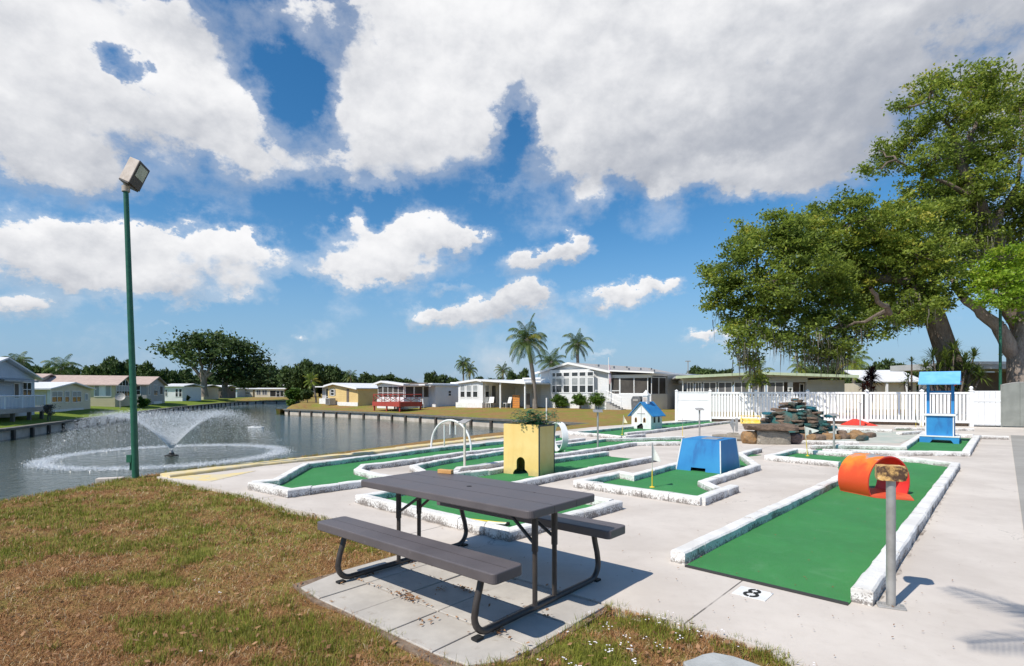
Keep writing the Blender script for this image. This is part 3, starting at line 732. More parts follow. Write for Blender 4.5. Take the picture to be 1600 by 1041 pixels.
# ------------------------------------------------------------------ pedestals (score posts)
def pedestal(x, y, label, h=.92, m='galv', headm='steel', hw=.11, rz=-41, log=False, r=.024, head=True):
    g = G(x, y); t = thing('score_post', label, 'post', (g.x, g.y, 0), R(rz), 'slender score posts on the course')
    q = MB(); q.tube([(0, 0, .004), (0, 0, h)], r, 12); q.build('post', M[m], t, smooth=True)
    q = MB(); q.box(-.07, .07, -.055, .055, 0, .008); q.build('base_plate', M[headm], t)
    if head:
        q = MB(); q.vbox((-hw, -.075, h-.01), (2*hw, 0, 0), (0, .15, .055), (0, -.004, .018)); q.build('writing_plate', M[headm], t, bevel=.003)
    return t
pedestal(726, 737.5, 'thin tan score post with tilted plate between the arch and yellow tower', .90, 'polegrey', 'steel', .10)
pedestal(934, 702, 'pale grey score post standing right of the white hoop', .95, 'galv', 'galv', .12, 0)
pedestal(1093, 690, 'grey score post rising behind the blue box', .93, 'steel', 'steel', .12, 0)
pedestal(1100.5, 657, 'grey score post against the white corner fence panel', .92, 'steel', 'steel', .12, 0)
pedestal(1303, 703.5, 'grey score post by the stone waterfall pool edge', .86, 'steel', 'steel', .12, 20)
pedestal(1344, 666.5, 'thin score post standing in front of the red pyramid ramp', .95, 'steel', 'steel', .03, 0)
g = G(1392, 948); t = thing('score_post', 'silver post with a charred wooden block on top beside the widest lane', 'post', (g.x, g.y, 0), R(-25), 'slender score posts on the course')
q = MB(); q.tube([(0, 0, .008), (0, 0, .87)], .0285, 20); q.build('post', M['galv'], t, smooth=True)
q = MB(); q.prism(rrect(-.083, .083, -.055, .055, .012), 0, .010); q.build('base_plate', M['steel'], t, bevel=.002)
q = MB()
for a, b in ((-.062, 0), (.062, 0)): q.lathe([(.010, 0), (.010, .008)], (a, b, .010), 6)
q.build('bolt', M['galv'], t)
q = MB(); q.rock((0, 0, .915), (.122, .085, .080), 4, .22, 4, (.70, .66, .62)); q.build('wood_head', M['log'], t, smooth=True)
# post on the far lawn behind the tower
q = MB(); q.tube([(0, 0, -.4), (0, 0, 1.35)], .05, 10); q.lathe([(.06, 0), (.06, .03), (.0, .05)], (0, 0, 1.35), 10); o = q.build('lawn_post', M['white'], smooth=True); o.location = (2.3, 36.2, -.35); tag(o, 'plain white post on the far lawn behind the yellow tower', 'post')

# ------------------------------------------------------------------ flags
def flag(x, y, h, label, flip=1, clothz=None, cw=.2, ch=.17, cloth=True, bands=('poleyellow', 'polegrey', 'steel'), lean=(0, 0), eightmark=False, hang=0.0, mat='flag', rz=0):
    g = G(x, y); t = thing('putting_flag', label, 'flag', (g.x, g.y, .012), 0, 'putting flags on thin poles')
    L = Vector((lean[0], lean[1], 1))
    zs = [0, h*.40, h*.55, h]
    for k in range(3):
        q = MB(); q.tube([L*zs[k], L*zs[k+1]], .0085-.0006*k, 8); q.build('pole', M[bands[k]], t, smooth=True)
    q = MB(); q.lathe([(.04, 0), (.04, .008), (.012, .02)], (0, 0, 0), 12); q.build('cup_rim', M['poleyellow'], t)
    if cloth:
        q = MB(); nx, nzs = 8, 6; f = []; u = Vector((math.cos(rz), math.sin(rz), 0))*flip; w_ = Vector((-math.sin(rz), math.cos(rz), 0))
        for i in range(nx+1):
            s = i/nx
            for k in range(nzs+1):
                z = h-.01-ch*(k/nzs)*(1-s*.92)-ch*s*(.42+hang)-.04*hang*s
                p = L*z+u*(s*cw*(1-.35*hang))+w_*(math.sin(s*5)*.012); f.append(p)
        vs = f+[p+w_*.003 for p in f]; n = len(f); fs = []
        for i in range(nx):
            for k in range(nzs):
                a = i*(nzs+1)+k; fs += [(a, a+1, a+nzs+2, a+nzs+1), (a+n, a+nzs+1+n, a+nzs+2+n, a+1+n)]
        fl = MB().add(vs, fs).build('cloth', M[mat], t, smooth=True)
        if eightmark:
            e = MB(); eight(e, ch*.45, -.006, -.003, org=L*(h-.01-ch*.62)+u*(cw*.36), ux=u, uy=(0, 0, 1), un=w_); e.build('numeral', M['black'], fl, recalc=True)
    return t
flag(1019, 763, .68, 'white flag with frayed edge on the yellow pole in front of the blue box', 1, cw=.16, ch=.25, hang=.55)
flag(1262, 713.5, .68, 'white triangular flag marked with a black 8 by the waterfall', 1, cw=.30, ch=.21, eightmark=True, lean=(-.10, 0), bands=('poleyellow', 'poleyellow', 'polegrey'))
flag(972, 680, .66, 'yellowish flag on a thin pole left of the little church', 1, cw=.17, ch=.24, lean=(.08, 0), hang=.5, mat='flagyellow', bands=('poleyellow', 'polegrey', 'polegrey'))
flag(1066.5, 683, .62, 'bare thin pole without a flag behind the blue box', cloth=False, bands=('poleyellow', 'poleyellow', 'steel'))
flag(1431, 671, .60, 'small white flag hanging left of the wishing well', 1, cw=.2, ch=.3, hang=.7)
flag(1439.5, 672, .55, 'thin yellow pole standing close to the wishing well', cloth=False, bands=('poleyellow', 'poleyellow', 'steel'))
# fallen flag lying inside the small green
t = thing('fallen_flag', 'flag lying flat on the small green behind the picnic table', 'flag', (-.28, 6.02, .02), R(-22))
q = MB(); q.tube([(-.22, .03, .012), (.24, 0, .012)], .009, 8); q.build('pole', M['poleyellow'], t, smooth=True)
q = MB(); q.add([(0, -.1, .012), (.25, -.07, .02), (.24, .03, .014), (.02, .02, .012), (0, -.1, .016), (.25, -.07, .024), (.24, .03, .018), (.02, .02, .016)], [(3,2,1,0),(4,5,6,7),(0,1,5,4),(1,2,6,5),(2,3,7,6),(3,0,4,7)]); q.build('cloth', M['flag'], t)
q = MB(); q.lathe([(.02, 0), (.02, .03)], (.26, -.01, 0), 10); q.build('weight', M['black'], t)

# ------------------------------------------------------------------ white arch
a0, a1 = G(674, 698.5, .09), G(736, 708.5, .03)
mid = (a0+a1)/2; ax = (a1-a0); ax.z = 0; wid = ax.length; ax.normalize()
t = thing('arch', 'white pipe arch with hanging rods over the lakeside lane', 'arch', (mid.x, mid.y, 0), math.atan2(ax.y, ax.x))
q = MB(); path = [(-wid/2, 0, .02), (-wid/2, 0, .10)]
for k in range(0, 25):
    a = R(180-180*k/24); path.append((wid/2*math.cos(a), 0, .10+.68*math.sin(a)**.92 if math.sin(a) > 0 else .10))
path += [(wid/2, 0, .02)]; q.tube(path, .024, 10); q.build('pipe', M['white'], t, smooth=True)
for i, (f, ln, zt) in enumerate(((-.22, .42, .66), (-.02, .25, .68), (.17, .22, .66))):
    q = MB(); q.tube([(f, 0, zt), (f, 0, zt-ln)], .014, 8); rd = q.build('hanging_rod', M['white'], t, smooth=True)
    zr = .10+.68*math.sin(math.acos(f/(wid/2)))**.92
    q = MB(); q.tube([(f, 0, zr), (f, 0, zt)], .003, 5); q.build('string', M['polegrey'], rd)
    if i == 0: q = MB(); q.tube([(f, 0, zt-ln), (f, 0, zt-ln-.10)], .018, 8); q.build('wooden_end', M['polegrey'], rd)
# ------------------------------------------------------------------ white hoop
t = thing('hoop', 'white standing hoop ring behind the yellow tower', 'hoop', (1.13, 13.2, 0), R(12))
q = MB(); n = 40; ro, ri, wd = .385, .36, .17; vs = []
for k in range(n):
    a = 2*math.pi*k/n
    for r, y in ((ro, -wd/2), (ro, wd/2), (ri, wd/2), (ri, -wd/2)): vs.append((y, r*math.cos(a), .41+r*math.sin(a)))
fs = []
for k in range(n):
    for e in range(4): fs.append((k*4+e, k*4+(e+1) % 4, ((k+1) % n)*4+(e+1) % 4, ((k+1) % n)*4+e))
q.add(vs, fs); ob = q.build('ring', M['white'], t, smooth=True, recalc=True); ob.rotation_euler = (0, 0, R(11)); ob.scale = (.92, .92, .92)
for s in (-.16, .16):
    q = MB(); q.tube([(s, 0, .01), (s*.9, 0, .14)], .012, 8); q.build('foot', M['white'], t)

# ------------------------------------------------------------------ yellow tower
ang = math.atan2(PX.y, PX.x)
g = G(787, 740.5); g2 = G(842.5, 746.5); v = (g2-g); tw = v.length; an = math.atan2(v.y, v.x)
t = thing('yellow_tower', 'cream yellow box tower with a mouse hole arch and ferns on top', 'tower obstacle', (g.x, g.y, .012), an)
TH, TD = .885, .50
def arch_hole(cx, hw, zf, flare):
    a = [(cx-hw-flare, 0), (cx-hw-flare, .03), (cx-hw-flare*.6, .075), (cx-hw-.004, .10), (cx-hw, .12)]
    b = [(cx+hw*math.cos(R(180-k*15)), zf+hw*math.sin(R(180-k*15))) for k in range(0, 13)]
    c = [(2*cx-u, z) for u, z in a[::-1]]
    return a+b+c
ah = arch_hole(tw*.49, .088, .225, .075)
def front_panel(mb, y0, y1, w, hgt, hole_):
    poly = [(0, 0)]+hole_+[(w, 0), (w, hgt), (0, hgt)]
    return mb.extrude(poly, 'y', y0, y1)
q = MB(); front_panel(q, 0, .02, tw, TH, ah); q.build('front_panel', M['yellow_wall'], t, recalc=True)
q = MB(); front_panel(q, TD-.02, TD, tw, TH, ah); q.build('back_panel', M['yellow_wall'], t, recalc=True)
for x0, x1 in ((0, .02), (tw-.02, tw)):
    q = MB(); q.box(x0, x1, .0205, TD-.0205, 0, TH); q.build('side_panel', M['yellow_wall'], t)
q = MB(); q.box(.021, tw-.021, .021, TD-.021, TH-.05, TH-.03); q.build('planter_tray', M['darktrim'], t)
q = MB(); q.box(tw-.012, tw+.006, -.006, .014, 0, TH+.004); q.build('edge_trim', M['darktrim'], t)
q = MB(); q.box(tw-.002, tw+.008, TD-.012, TD+.006, 0, TH+.004); q.build('edge_trim', M['darktrim'], t)
q = MB(); q.box(tw-.002, tw+.008, .0143, TD-.0123, TH-.03, TH+.004); q.build('edge_trim', M['darktrim'], t)
M['fern'] = leafmat('artificial_fern', (.008, .075, .045), (.035, .22, .09), .2)
V = []; T = []
for k in range(170):
    bx, by = RNG.uniform(.22, tw-.02), RNG.uniform(.06, TD-.06); a = RNG.uniform(0, 6.28); ln = RNG.uniform(.12, .30); rise = RNG.uniform(.02, .34); p0 = Vector((bx, by, TH-.03)); tn = RNG.uniform()
    hd = Vector((math.cos(a), math.sin(a), 0)); sd = Vector((-hd.y, hd.x, 0)); prev = None
    for s in range(9):
        f = s/8; p = p0+hd*(ln*f)+Vector((0, 0, rise*4*f*(1-f*.75)*.6+.03*f))
        for sg in (-1, 1):
            l = .055*(1-f*.6); tip = p+sd*sg*l+hd*l*.5+Vector((0, 0, RNG.uniform(-.02, .01))); V += [p, p+hd*.034, tip]; T.append(min(1, max(0, tn+RNG.normal(0, .12))))
fast_mesh('fern_foliage', np.array([tuple(v) for v in V]), 3, M['fern'], t, T)
# ------------------------------------------------------------------ blue box
g = G(1056.5, 734.5); g2 = G(1126, 741.5); g3 = G(1144, 731)
v = g2-g; bw = v.length; an = math.atan2(v.y, v.x); bd = .98; bh = .565; tx, ty = .075, .09
t = thing('blue_box', 'weathered blue tapered box with white edges and a low slot', 'box obstacle', (g.x, g.y, .012), an)
base = [(0, 0), (bw, 0), (bw, bd), (0, bd)]; topc = [(tx, ty), (bw-tx*.55, ty), (bw-tx*.55, bd-ty), (tx, bd-ty)]
def taper(mb, i, j, th=.018, slot=None):
    b0, b1 = Vector((*base[i], 0)), Vector((*base[j], 0)); t0, t1 = Vector((*topc[i], bh)), Vector((*topc[j], bh)); nn = (b1-b0).cross(t0-b0).normalized()
    def pt(u, w): return (b0.lerp(b1, u)).lerp(t0.lerp(t1, u), w)
    poly = [pt(0, 0)]+([pt(slot[0], 0), pt(slot[0], slot[2]), pt(slot[1], slot[2]), pt(slot[1], 0)] if slot else [])+[pt(1, 0), pt(1, 1), pt(0, 1)]
    n = len(poly); mb.add(poly+[p-nn*th for p in poly], [tuple(range(n)), tuple(range(2*n-1, n-1, -1))]+[((k+1) % n, k, k+n, (k+1) % n+n) for k in range(n)])
for nm, i, j, sl_ in (('front_panel', 0, 1, (.335, .665, .115)), ('side_panel', 1, 2, None), ('back_panel', 2, 3, (.3, .65, .115)), ('side_panel', 3, 0, None)):
    q = MB(); taper(q, i, j, slot=sl_); q.build(nm, M['blue'], t, recalc=True)
q = MB(); q.prism([(a*1.0, b) for a, b in topc], bh-.012, bh+.012); q.build('lid', M['blue'], t)
q = MB(); q.box(.36, .66, .30, .62, bh+.012, bh+.022); q.build('lid_patch', M['steel'], t)
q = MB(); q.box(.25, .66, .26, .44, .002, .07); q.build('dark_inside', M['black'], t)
for i in range(4):
    b = Vector((*base[i], 0)); tt = Vector((*topc[i], bh)); q = MB(); q.tube([b, tt+Vector((0, 0, .005))], .011, 6); q.build('corner_trim', M['white'], t)

# ------------------------------------------------------------------ orange barrel
ca = Vector((-.25, .968, 0)); cc = Vector((.968, .25, 0)); o3 = Vector((5.27, 7.60, .012))
t = thing('barrel_tunnel', 'curled orange sheet tunnel with flame paint on the widest lane', 'tunnel obstacle', o3, math.atan2(cc.y, cc.x))
Rb, zc, Lb = .37, .186, .50; a_s = math.asin(zc/Rb)
N = 40; A = [-a_s+(math.pi+2*a_s)*k/N for k in range(N+1)]
vo, vi = [], []
for y in (0, Lb):
    for a in A: vo.append((Rb*math.cos(a), y, zc+Rb*math.sin(a)))
for y in (0, Lb):
    for a in A: vi.append(((Rb-.018)*math.cos(a), y, zc+(Rb-.018)*math.sin(a)))
m = N+1; fo = [(k, k+1, m+k+1, m+k) for k in range(N)]
q = MB(); q.add(vo, fo); q.build('outer_sheet', M['barrel'], t, smooth=True, recalc=True)
q = MB(); q.add([(x*.997, y, z) for x, y, z in vo]+vi, [(2*m+k, 3*m+k, 3*m+k+1, 2*m+k+1) for k in range(N)]+[(k, 2*m+k, 2*m+k+1, k+1) for k in range(N)]+[(m+k, m+k+1, 3*m+k+1, 3*m+k) for k in range(N)]+[(0, m, 3*m, 2*m), (N, 2*m+N, 3*m+N, m+N)])
q.build('inner_sheet', M['red'], t, smooth=True)
q = MB(); q.prism([(-.325, -.06), (-.30, -.10), (.0, -.36), (.29, -.06), (.335, .05), (.335, Lb), (-.325, Lb)], .002, .016); q.build('floor_sheet', M['orange'], t)

# ------------------------------------------------------------------ wishing well
g = Vector((11.78, 15.73, 0)); ww_ = .89; an = math.atan2(PX.y, PX.x)
t = thing('wishing_well', 'blue wooden wishing well with white rims and a pitched roof', 'wishing well', (g.x, g.y, .012), an)
WD = .86
q = MB()
q.extrude([(0, 0), (.24, 0), (.30, .09), (.82*ww_-.02, .09), (.82*ww_+.04, 0), (ww_, 0), (ww_, .17), (0, .17)], 'y', 0, .03)
q.extrude([(0, 0), (.24, 0), (.30, .09), (.82*ww_-.02, .09), (.82*ww_+.04, 0), (ww_, 0), (ww_, .17), (0, .17)], 'y', WD-.03, WD)
q.box(0, .03, .0305, WD-.0305, .08, .17); q.box(ww_-.03, ww_, .0305, WD-.0305, .08, .17); q.build('plinth', M['blue'], t, recalc=True)
q = MB(); q.box(-.012, ww_+.012, -.012, WD+.012, .1702, .20); q.build('plinth_rim', M['white'], t)
x0, x1, y0, y1 = .14, ww_-.13, .10, WD-.10
q = MB(); q.box(x0, x1, y0, y1, .2003, .765); q.build('well_body', M['blue'], t)
for x in (x0, x1):
    for y in (y0, y1): q = MB(); q.box(x-.012, x+.012, y-.012, y+.012, .2006, .764); q.build('corner_trim', M['white'], t)
q = MB(); q.box(x0-.06, x1+.06, y0-.05, y1+.05, .7652, .815); q.build('well_rim', M['white'], t, bevel=.006)
for x in (x0+.03, x1-.03):
    q = MB(); q.box(x-.035, x+.035, WD/2-.045, WD/2+.045, .8155, 1.93); q.build('roof_post', M['blue'], t)
q = MB(); zr, ze, rd = 2.04, 1.69, .44
q.extrude([(WD/2-rd, ze), (WD/2, zr), (WD/2, zr-.045), (WD/2-rd, ze-.03)], 'x', -.03, ww_+.02); q.build('roof_slope', M['blue_light'], t, recalc=True)
q = MB(); q.extrude([(WD/2+.001, zr), (WD/2+rd, ze), (WD/2+rd, ze-.03), (WD/2+.001, zr-.045)], 'x', -.03, ww_+.02); q.build('roof_slope', M['blue_light'], t, recalc=True)
for x in (.02, ww_-.055):
    q = MB(); q.extrude([(WD/2-rd+.06, ze-.02), (WD/2, zr-.047), (WD/2+rd-.06, ze-.02)], 'x', x, x+.025); q.build('gable_board', M['blue'], t, recalc=True)
q = MB(); q.tube([(x0+.03, WD/2, 1.45), (x1-.03, WD/2, 1.45)], .03, 10); q.build('windlass', M['blue'], t, smooth=True)
q = MB(); q.tube([(x1+.0, WD/2-.10, 1.62), (x1+.16, WD/2-.22, 1.74)], .012, 6); q.build('crank', M['red'], t)

# ------------------------------------------------------------------ little church
g = G(987, 671); g2 = G(1018, 671.2); cw_ = .84; t = thing('toy_church', 'little white toy church with a blue roof, steeple and arched windows', 'toy church', (4.74, 21.56, .012), math.atan2(PX.y, PX.x))
CD, CE, CP = .92, .60, 1.03
q = MB(); q.extrude([(0, 0), (.24, 0), (.24, .11), (cw_/2-.05, .19), (cw_/2, .22), (cw_/2+.05, .19), (.50, .11), (.50, 0), (cw_, 0), (cw_, CE), (cw_/2, CP-.02), (0, CE)], 'y', 0, .02); q.build('front_wall', M['white'], t, recalc=True)
q = MB(); q.extrude([(0, 0), (cw_, 0), (cw_, CE), (cw_/2, CP-.02), (0, CE)], 'y', CD-.02, CD); q.build('back_wall', M['white'], t, recalc=True)
for x in (0, cw_-.02):
    q = MB(); q.box(x, x+.02, .0205, CD-.0205, 0, CE-.01); q.build('side_wall', M['white'], t)
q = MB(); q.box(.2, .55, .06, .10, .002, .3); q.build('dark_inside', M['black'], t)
sl = (CP-CE)/(cw_/2)
for s in (-1, 1):
    cx = cw_/2; e = cx+s*(cx+.12); ze = CE-.12*sl
    q = MB(); q.extrude([(cx, CP), (e, ze), (e, ze+.03), (cx, CP+.03)], 'y', -.09, CD+.09); q.build('roof_slope', M['blue'], t, recalc=True)
def arch_win(mb, cx, z0, w, h):
    return [(cx-w, z0), (cx+w, z0), (cx+w, z0+h-w)]+[(cx+w*math.cos(R(a)), z0+h-w+w*math.sin(R(a))*1.5) for a in range(30, 180, 30)]+[(cx-w, z0+h-w)]
for cx in (.19, .56):
    q = MB(); q.extrude(arch_win(q, cx, .25, .055, .17), 'y', -.006, -.001); fr = q.build('window', M['wood'], t, recalc=True)
    q = MB(); q.extrude(arch_win(q, cx, .265, .038, .14), 'y', -.010, -.0065); q.build('pane', M['black'], fr, recalc=True)
for cy in (.28, .64):
    q = MB(); q.extrude(arch_win(q, cy, .24, .07, .22), 'x', cw_+.001, cw_+.006); q.build('window', M['black'], t, recalc=True)
q = MB(); q.box(cw_/2-.011, cw_/2+.011, -.008, -.001, .26, .93); q.box(cw_/2-.17, cw_/2+.17, -.012, -.0085, .585, .607); q.build('cross', M['steel'], t)
q = MB(); q.box(cw_/2-.10, cw_/2+.10, .30, .50, CP-.06, CP+.26); stp = q.build('steeple', M['white'], t)
q = MB(); q.box(cw_/2-.075, cw_/2+.075, .29, .299, CP+.03, CP+.2); q.build('louvre', M['lamp_shell'], stp)
q = MB(); q.box(cw_/2-.13, cw_/2+.13, .27, .53, CP+.2605, CP+.29); q.add([(cw_/2-.13, .27, CP+.291), (cw_/2+.13, .27, CP+.291), (cw_/2+.13, .53, CP+.291), (cw_/2-.13, .53, CP+.291), (cw_/2, .40, CP+.5)], [(0,3,2,1),(0,1,4),(1,2,4),(2,3,4),(3,0,4)]); q.build('spire', M['white'], stp)

# ------------------------------------------------------------------ stone waterfall and rocks
def make_rockmat(name, dry, wet, teal, amt):
    t = NT(name); n = t.noise(2.2, 5, .6); n2 = t.noise(9, 6, .7)
    c = t.mix(t.ramp(n2, .3, .7), dry, wet)
    if amt: c = t.mix(t.math('MULTIPLY', t.ramp(n, .52-amt*.2, .66-amt*.2), .85), c, teal)
    c = t.mix(t.ramp(n2, .62, .8), c, (dry[0]*1.6, dry[1]*1.5, dry[2]*1.4))
    t.col(c); t.rough(.75); t.bump(t.math('ADD', n2, t.noise(30, 4)), .8, .03); return t.m
M['rock_brown'] = make_rockmat('brown_flagstone', (.22, .15, .105), (.13, .09, .065), (.02, .12, .11), 0)
M['rock_teal'] = make_rockmat('teal_stained_flagstone', (.13, .12, .09), (.045, .055, .045), (.015, .115, .11), .45)
M['rock_grey'] = make_rockmat('grey_beige_boulder', (.34, .30, .245), (.24, .21, .17), (0, 0, 0), 0)
M['rock_orange'] = make_rockmat('orange_rock', (.36, .19, .07), (.24, .16, .09), (0, 0, 0), 0)
M['rock_purple'] = make_rockmat('purple_brown_rock', (.19, .125, .11), (.11, .08, .07), (0, 0, 0), 0)
g = G(1243, 680); t = thing('stone_waterfall', 'mound of stacked brown and teal stained flagstones by the fence', 'rock waterfall', (g.x, g.y, 0), R(-8))
rr = random.Random(11); cnt = 0
for lay in range(11):
    f = lay/10; z = .05+1.12*f; rx = 1.0*(1-f**1.9)+.16; ry = .8*(1-f**1.7)+.14; n = max(2, int(13*(1-f)+2))
    for k in range(n):
        a = 2*math.pi*(k+rr.random()*.6)/n+lay*.7; s = rr.uniform(.72, 1.0)
        q = MB(); q.rock((0, 0, 0), (rr.uniform(.22, .42)*(1-.35*f), rr.uniform(.16, .3)*(1-.3*f), rr.uniform(.065, .12)), lay*17+k, .45, 2, (.85, .85, .5))
        mt = M['rock_teal'] if (rr.random() < .62-.35*f) else M['rock_brown']
        o = q.build('flagstone', mt, t); o.location = (rx*math.cos(a)*s*.86, ry*math.sin(a)*s*.86, z+rr.uniform(-.02, .02)); o.rotation_euler = (rr.uniform(-.16, .16), rr.uniform(-.16, .16), a+rr.uniform(-.5, .5))
for (x, z, s) in ((-1.0, .74, .17), (.98, .66, .2), (-1.05, .36, .18), (1.02, .30, .2), (-.1, 1.20, .09), (.35, .92, .2)):
    q = MB(); q.rock((0, 0, 0), (s, s*.8, s*.5), int(s*300), .45, 2, (.85, .85, .5)); o = q.build('blue_stone', M['bluestone'] if 'bluestone' in M else M.setdefault('bluestone', make_rockmat('blue_painted_stone', (.02, .11, .15), (.01, .05, .07), (.01, .13, .17), .3)), t); o.location = (x, -.25, z)
q = MB(); q.rock((0, .1, .3), (1.0, .75, .62), 5, .2, 3); q.build('core', M['rock_teal'], t, smooth=True)
g = G(1205, 694); t = thing('stone_bench', 'flat brown slab lying on beige boulders in front of the waterfall', 'rock group', (g.x, g.y, 0), R(-6))
q = MB(); q.rock((.04, .1, .17), (.60, .36, .30), 3, .2, 3, (.75, .75, .72)); q.build('boulder', M['rock_grey'], t)
q = MB(); q.rock((-.55, .12, .17), (.24, .26, .22), 9, .25, 3); q.build('boulder', M['rock_orange'], t)
q = MB(); q.rock((.70, .15, .14), (.25, .22, .18), 21, .25, 3); q.build('boulder', M['rock_purple'], t)
q = MB(); q.rock((.0, .1, .47), (.80, .46, .16), 31, .22, 4, (.85, .9, .5)); q.build('slab', M['rock_brown'], t)
bord = [(1238,690),(1252,688),(1266,687.5),(1280,688),(1294,687),(1306,686.5),(1319,686),(1332,686),(1344,685.5),(1353,684),(1258,682),(1286,682),(1316,681),(1338,680)]
for i, (x, y) in enumerate(bord):
    g = G(x, y); q = MB(); q.rock((0, 0, .07), (rr.uniform(.18, .30), rr.uniform(.13, .2), rr.uniform(.10, .16)), 50+i, .3, 2); o = q.build('border_rock', M['rock_orange'] if i % 3 else M['rock_brown'])
    o.location = (g.x, g.y, 0); o.rotation_euler = (0, 0, rr.uniform(0, 3)); tag(o, 'rounded orange brown rock in the border before the waterfall', 'rock', 'orange rocks edging the waterfall pool')
for i, (x, y, l, rz) in enumerate(((1347, 689, .8, 38), (1360, 683.5, .55, 30))):
    g = G(x, y); q = MB(); q.rock((0, 0, .07), (l/2, .13, .11), 80+i, .2, 2); o = q.build('border_rock', M['rock_teal'] if i == 0 else M['rock_brown']); o.location = (g.x, g.y, 0); o.rotation_euler = (0, 0, R(rz)); tag(o, ['long pale green mossy stone beside the pool floor', 'brown pointed stone at the end of the rock border'][i], 'rock')
# white driftwood logs left of the stone slab
for i, (x, y, l) in enumerate(((1135, 684.5, .85), (1156, 685, .8), (1150, 689, .9))):
    g = G(x, y); q = MB(); q.tube([(-l/2, 0, .06), (-l*.2, .02, .065), (l*.2, -.02, .06), (l/2, .01, .06)], [.05, .062, .058, .045], 8); o = q.build('log', M['rock_grey'], smooth=True); o.location = (g.x, g.y, 0); o.rotation_euler = (0, 0, R((-4, -10, -16)[i])); tag(o, ['pale weathered log left of the rusty windmill foot', 'pale weathered log touching the stone slab', 'front pale log, lowest of the three by the slab'][i], 'log')
g = G(1146, 681); t = thing('windmill_figure', 'small grey rusty metal vane figure on a post by the logs', 'metal figure', (g.x, g.y, 0))
q = MB(); q.tube([(0, 0, 0), (0, 0, .42)], .015, 8); q.build('stem', M['steel'], t)
q = MB(); q.box(.07, .14, -.03, .03, .14, .58); q.build('upright', M['steel'], t)
q = MB(); q.add([(-.13, 0, .42), (0, .03, .58), (.06, 0, .40), (-.01, -.02, .17), (-.13, .02, .42), (0, .05, .58), (.06, .02, .40), (-.01, 0, .17)], [(3,2,1,0),(4,5,6,7),(0,1,5,4),(1,2,6,5),(2,3,7,6),(3,0,4,7)]); q.build('vane', M['galv'], t)
q = MB(); q.rock((-.03, 0, .05), (.22, .12, .07), 6, .3, 2); q.build('foot_stone', M['rock_grey'], t)
# yellow slatted bridge obstacle
g = G(1157, 662); t = thing('yellow_bridge', 'yellow slatted toy bridge behind the stone slab', 'bridge obstacle', (g.x, g.y, .0), R(-8))
M['ybright'] = pm('bright_yellow_paint', (.80, .52, .05), (.72, .60, .25), 6, .6)
q = MB(); q.add([(0, 0, .02), (.95, 0, .02), (.86, .5, .22), (.12, .5, .22), (0, 0, 0), (.95, 0, 0), (.86, .5, .2), (.12, .5, .2)], [(0,1,2,3),(7,6,5,4),(4,5,1,0),(5,6,2,1),(6,7,3,2),(7,4,0,3)]); q.build('ramp', M['ybright'], t)
for x in (.04, .84):
    q = MB(); q.tube([(x, .0, .02), (x+.06, .2, .34)], .02, 6); q.tube([(x+.06, .2, .34), (x+.08, .6, .34)], .02, 6); q.build('rail_post', M['ybright'], t)
q = MB(); q.tube([(.10, .2, .34), (.90, .2, .34)], .022, 6); q.build('rail', M['ybright'], t)
# red pyramid ramp
g = G(1312, 664.5); g2 = G(1373, 666); v = g2-g; t = thing('red_ramp', 'low red pyramid ramp in front of the picket fence', 'ramp obstacle', (g.x, g.y, .01), math.atan2(v.y, v.x))
L = v.length; q = MB(); q.add([(0, 0, 0), (L, 0, 0), (L*.92, .9, 0), (.15, .9, 0), (L*.36, .42, .26), (L*.47, .45, .26)], [(3,2,1,0),(0,1,5,4),(1,2,5),(2,3,4,5),(3,0,4)]); q.build('ramp', M['red'], t)

# ------------------------------------------------------------------ floodlight pole
b = G(213, 744); topp = P(196.5, 293, b.y); d = topp-b
t = thing('floodlight_pole', 'tall green leaning pole with a boxy floodlight at the water edge', 'lamp post', b)
q = MB(); q.tube([(0, 0, -.5), d*.33, d*.66, d], [.055, .051, .045, .040], 16); q.build('pole', M['greenpole'], t, smooth=True)
q = MB(); q.tube([d*.985, d*1.0+Vector((0, 0, .02))], .062, 14); q.tube([d, d+Vector((.0, 0, .16))], .038, 12); q.box(d.x-.05, d.x+.06, -.04, .04, d.z+.10, d.z+.20); q.build('bracket', M['lamp_shell'], t, smooth=True)
Zl = b.y-.1; pO = P(218, 250.7, Zl); va, vb, vc = P(233.4, 267, Zl+.36)-pO, P(200.7, 284.4, Zl-.07)-pO, P(203, 244.5, Zl+.10)-pO
po = pO-b
hd = MB().vbox(po, va, vb, vc).build('lamp_head', M['lamp_shell'], t, bevel=.008)
nrm = -vc.normalized()
q = MB(); q.vbox(po+nrm*.001, va, vb, nrm*.018); q.build('lamp_frame', M['lamp_dark'], hd)
q = MB(); q.vbox(po+va*.13+vb*.10+nrm*.020, va*.76, vb*.52, nrm*.006); q.build('lens', M['lamp_glass'], hd)
q = MB(); q.vbox(po+vb*1.005+vc*.02, va*.98, vc*.96, vb.normalized()*.02); q.build('lamp_base', M['lamp_dark'], hd)
f = (744-717)/451; q = MB(); c_ = d*f; q.box(c_.x-.13, c_.x-.045, -.05, .04, c_.z-.06, c_.z+.07); q.tube([(c_.x-.09, 0, c_.z-.2), (c_.x-.09, 0, c_.z)], .015, 6); q.build('junction_box', M['greenpole'], t)

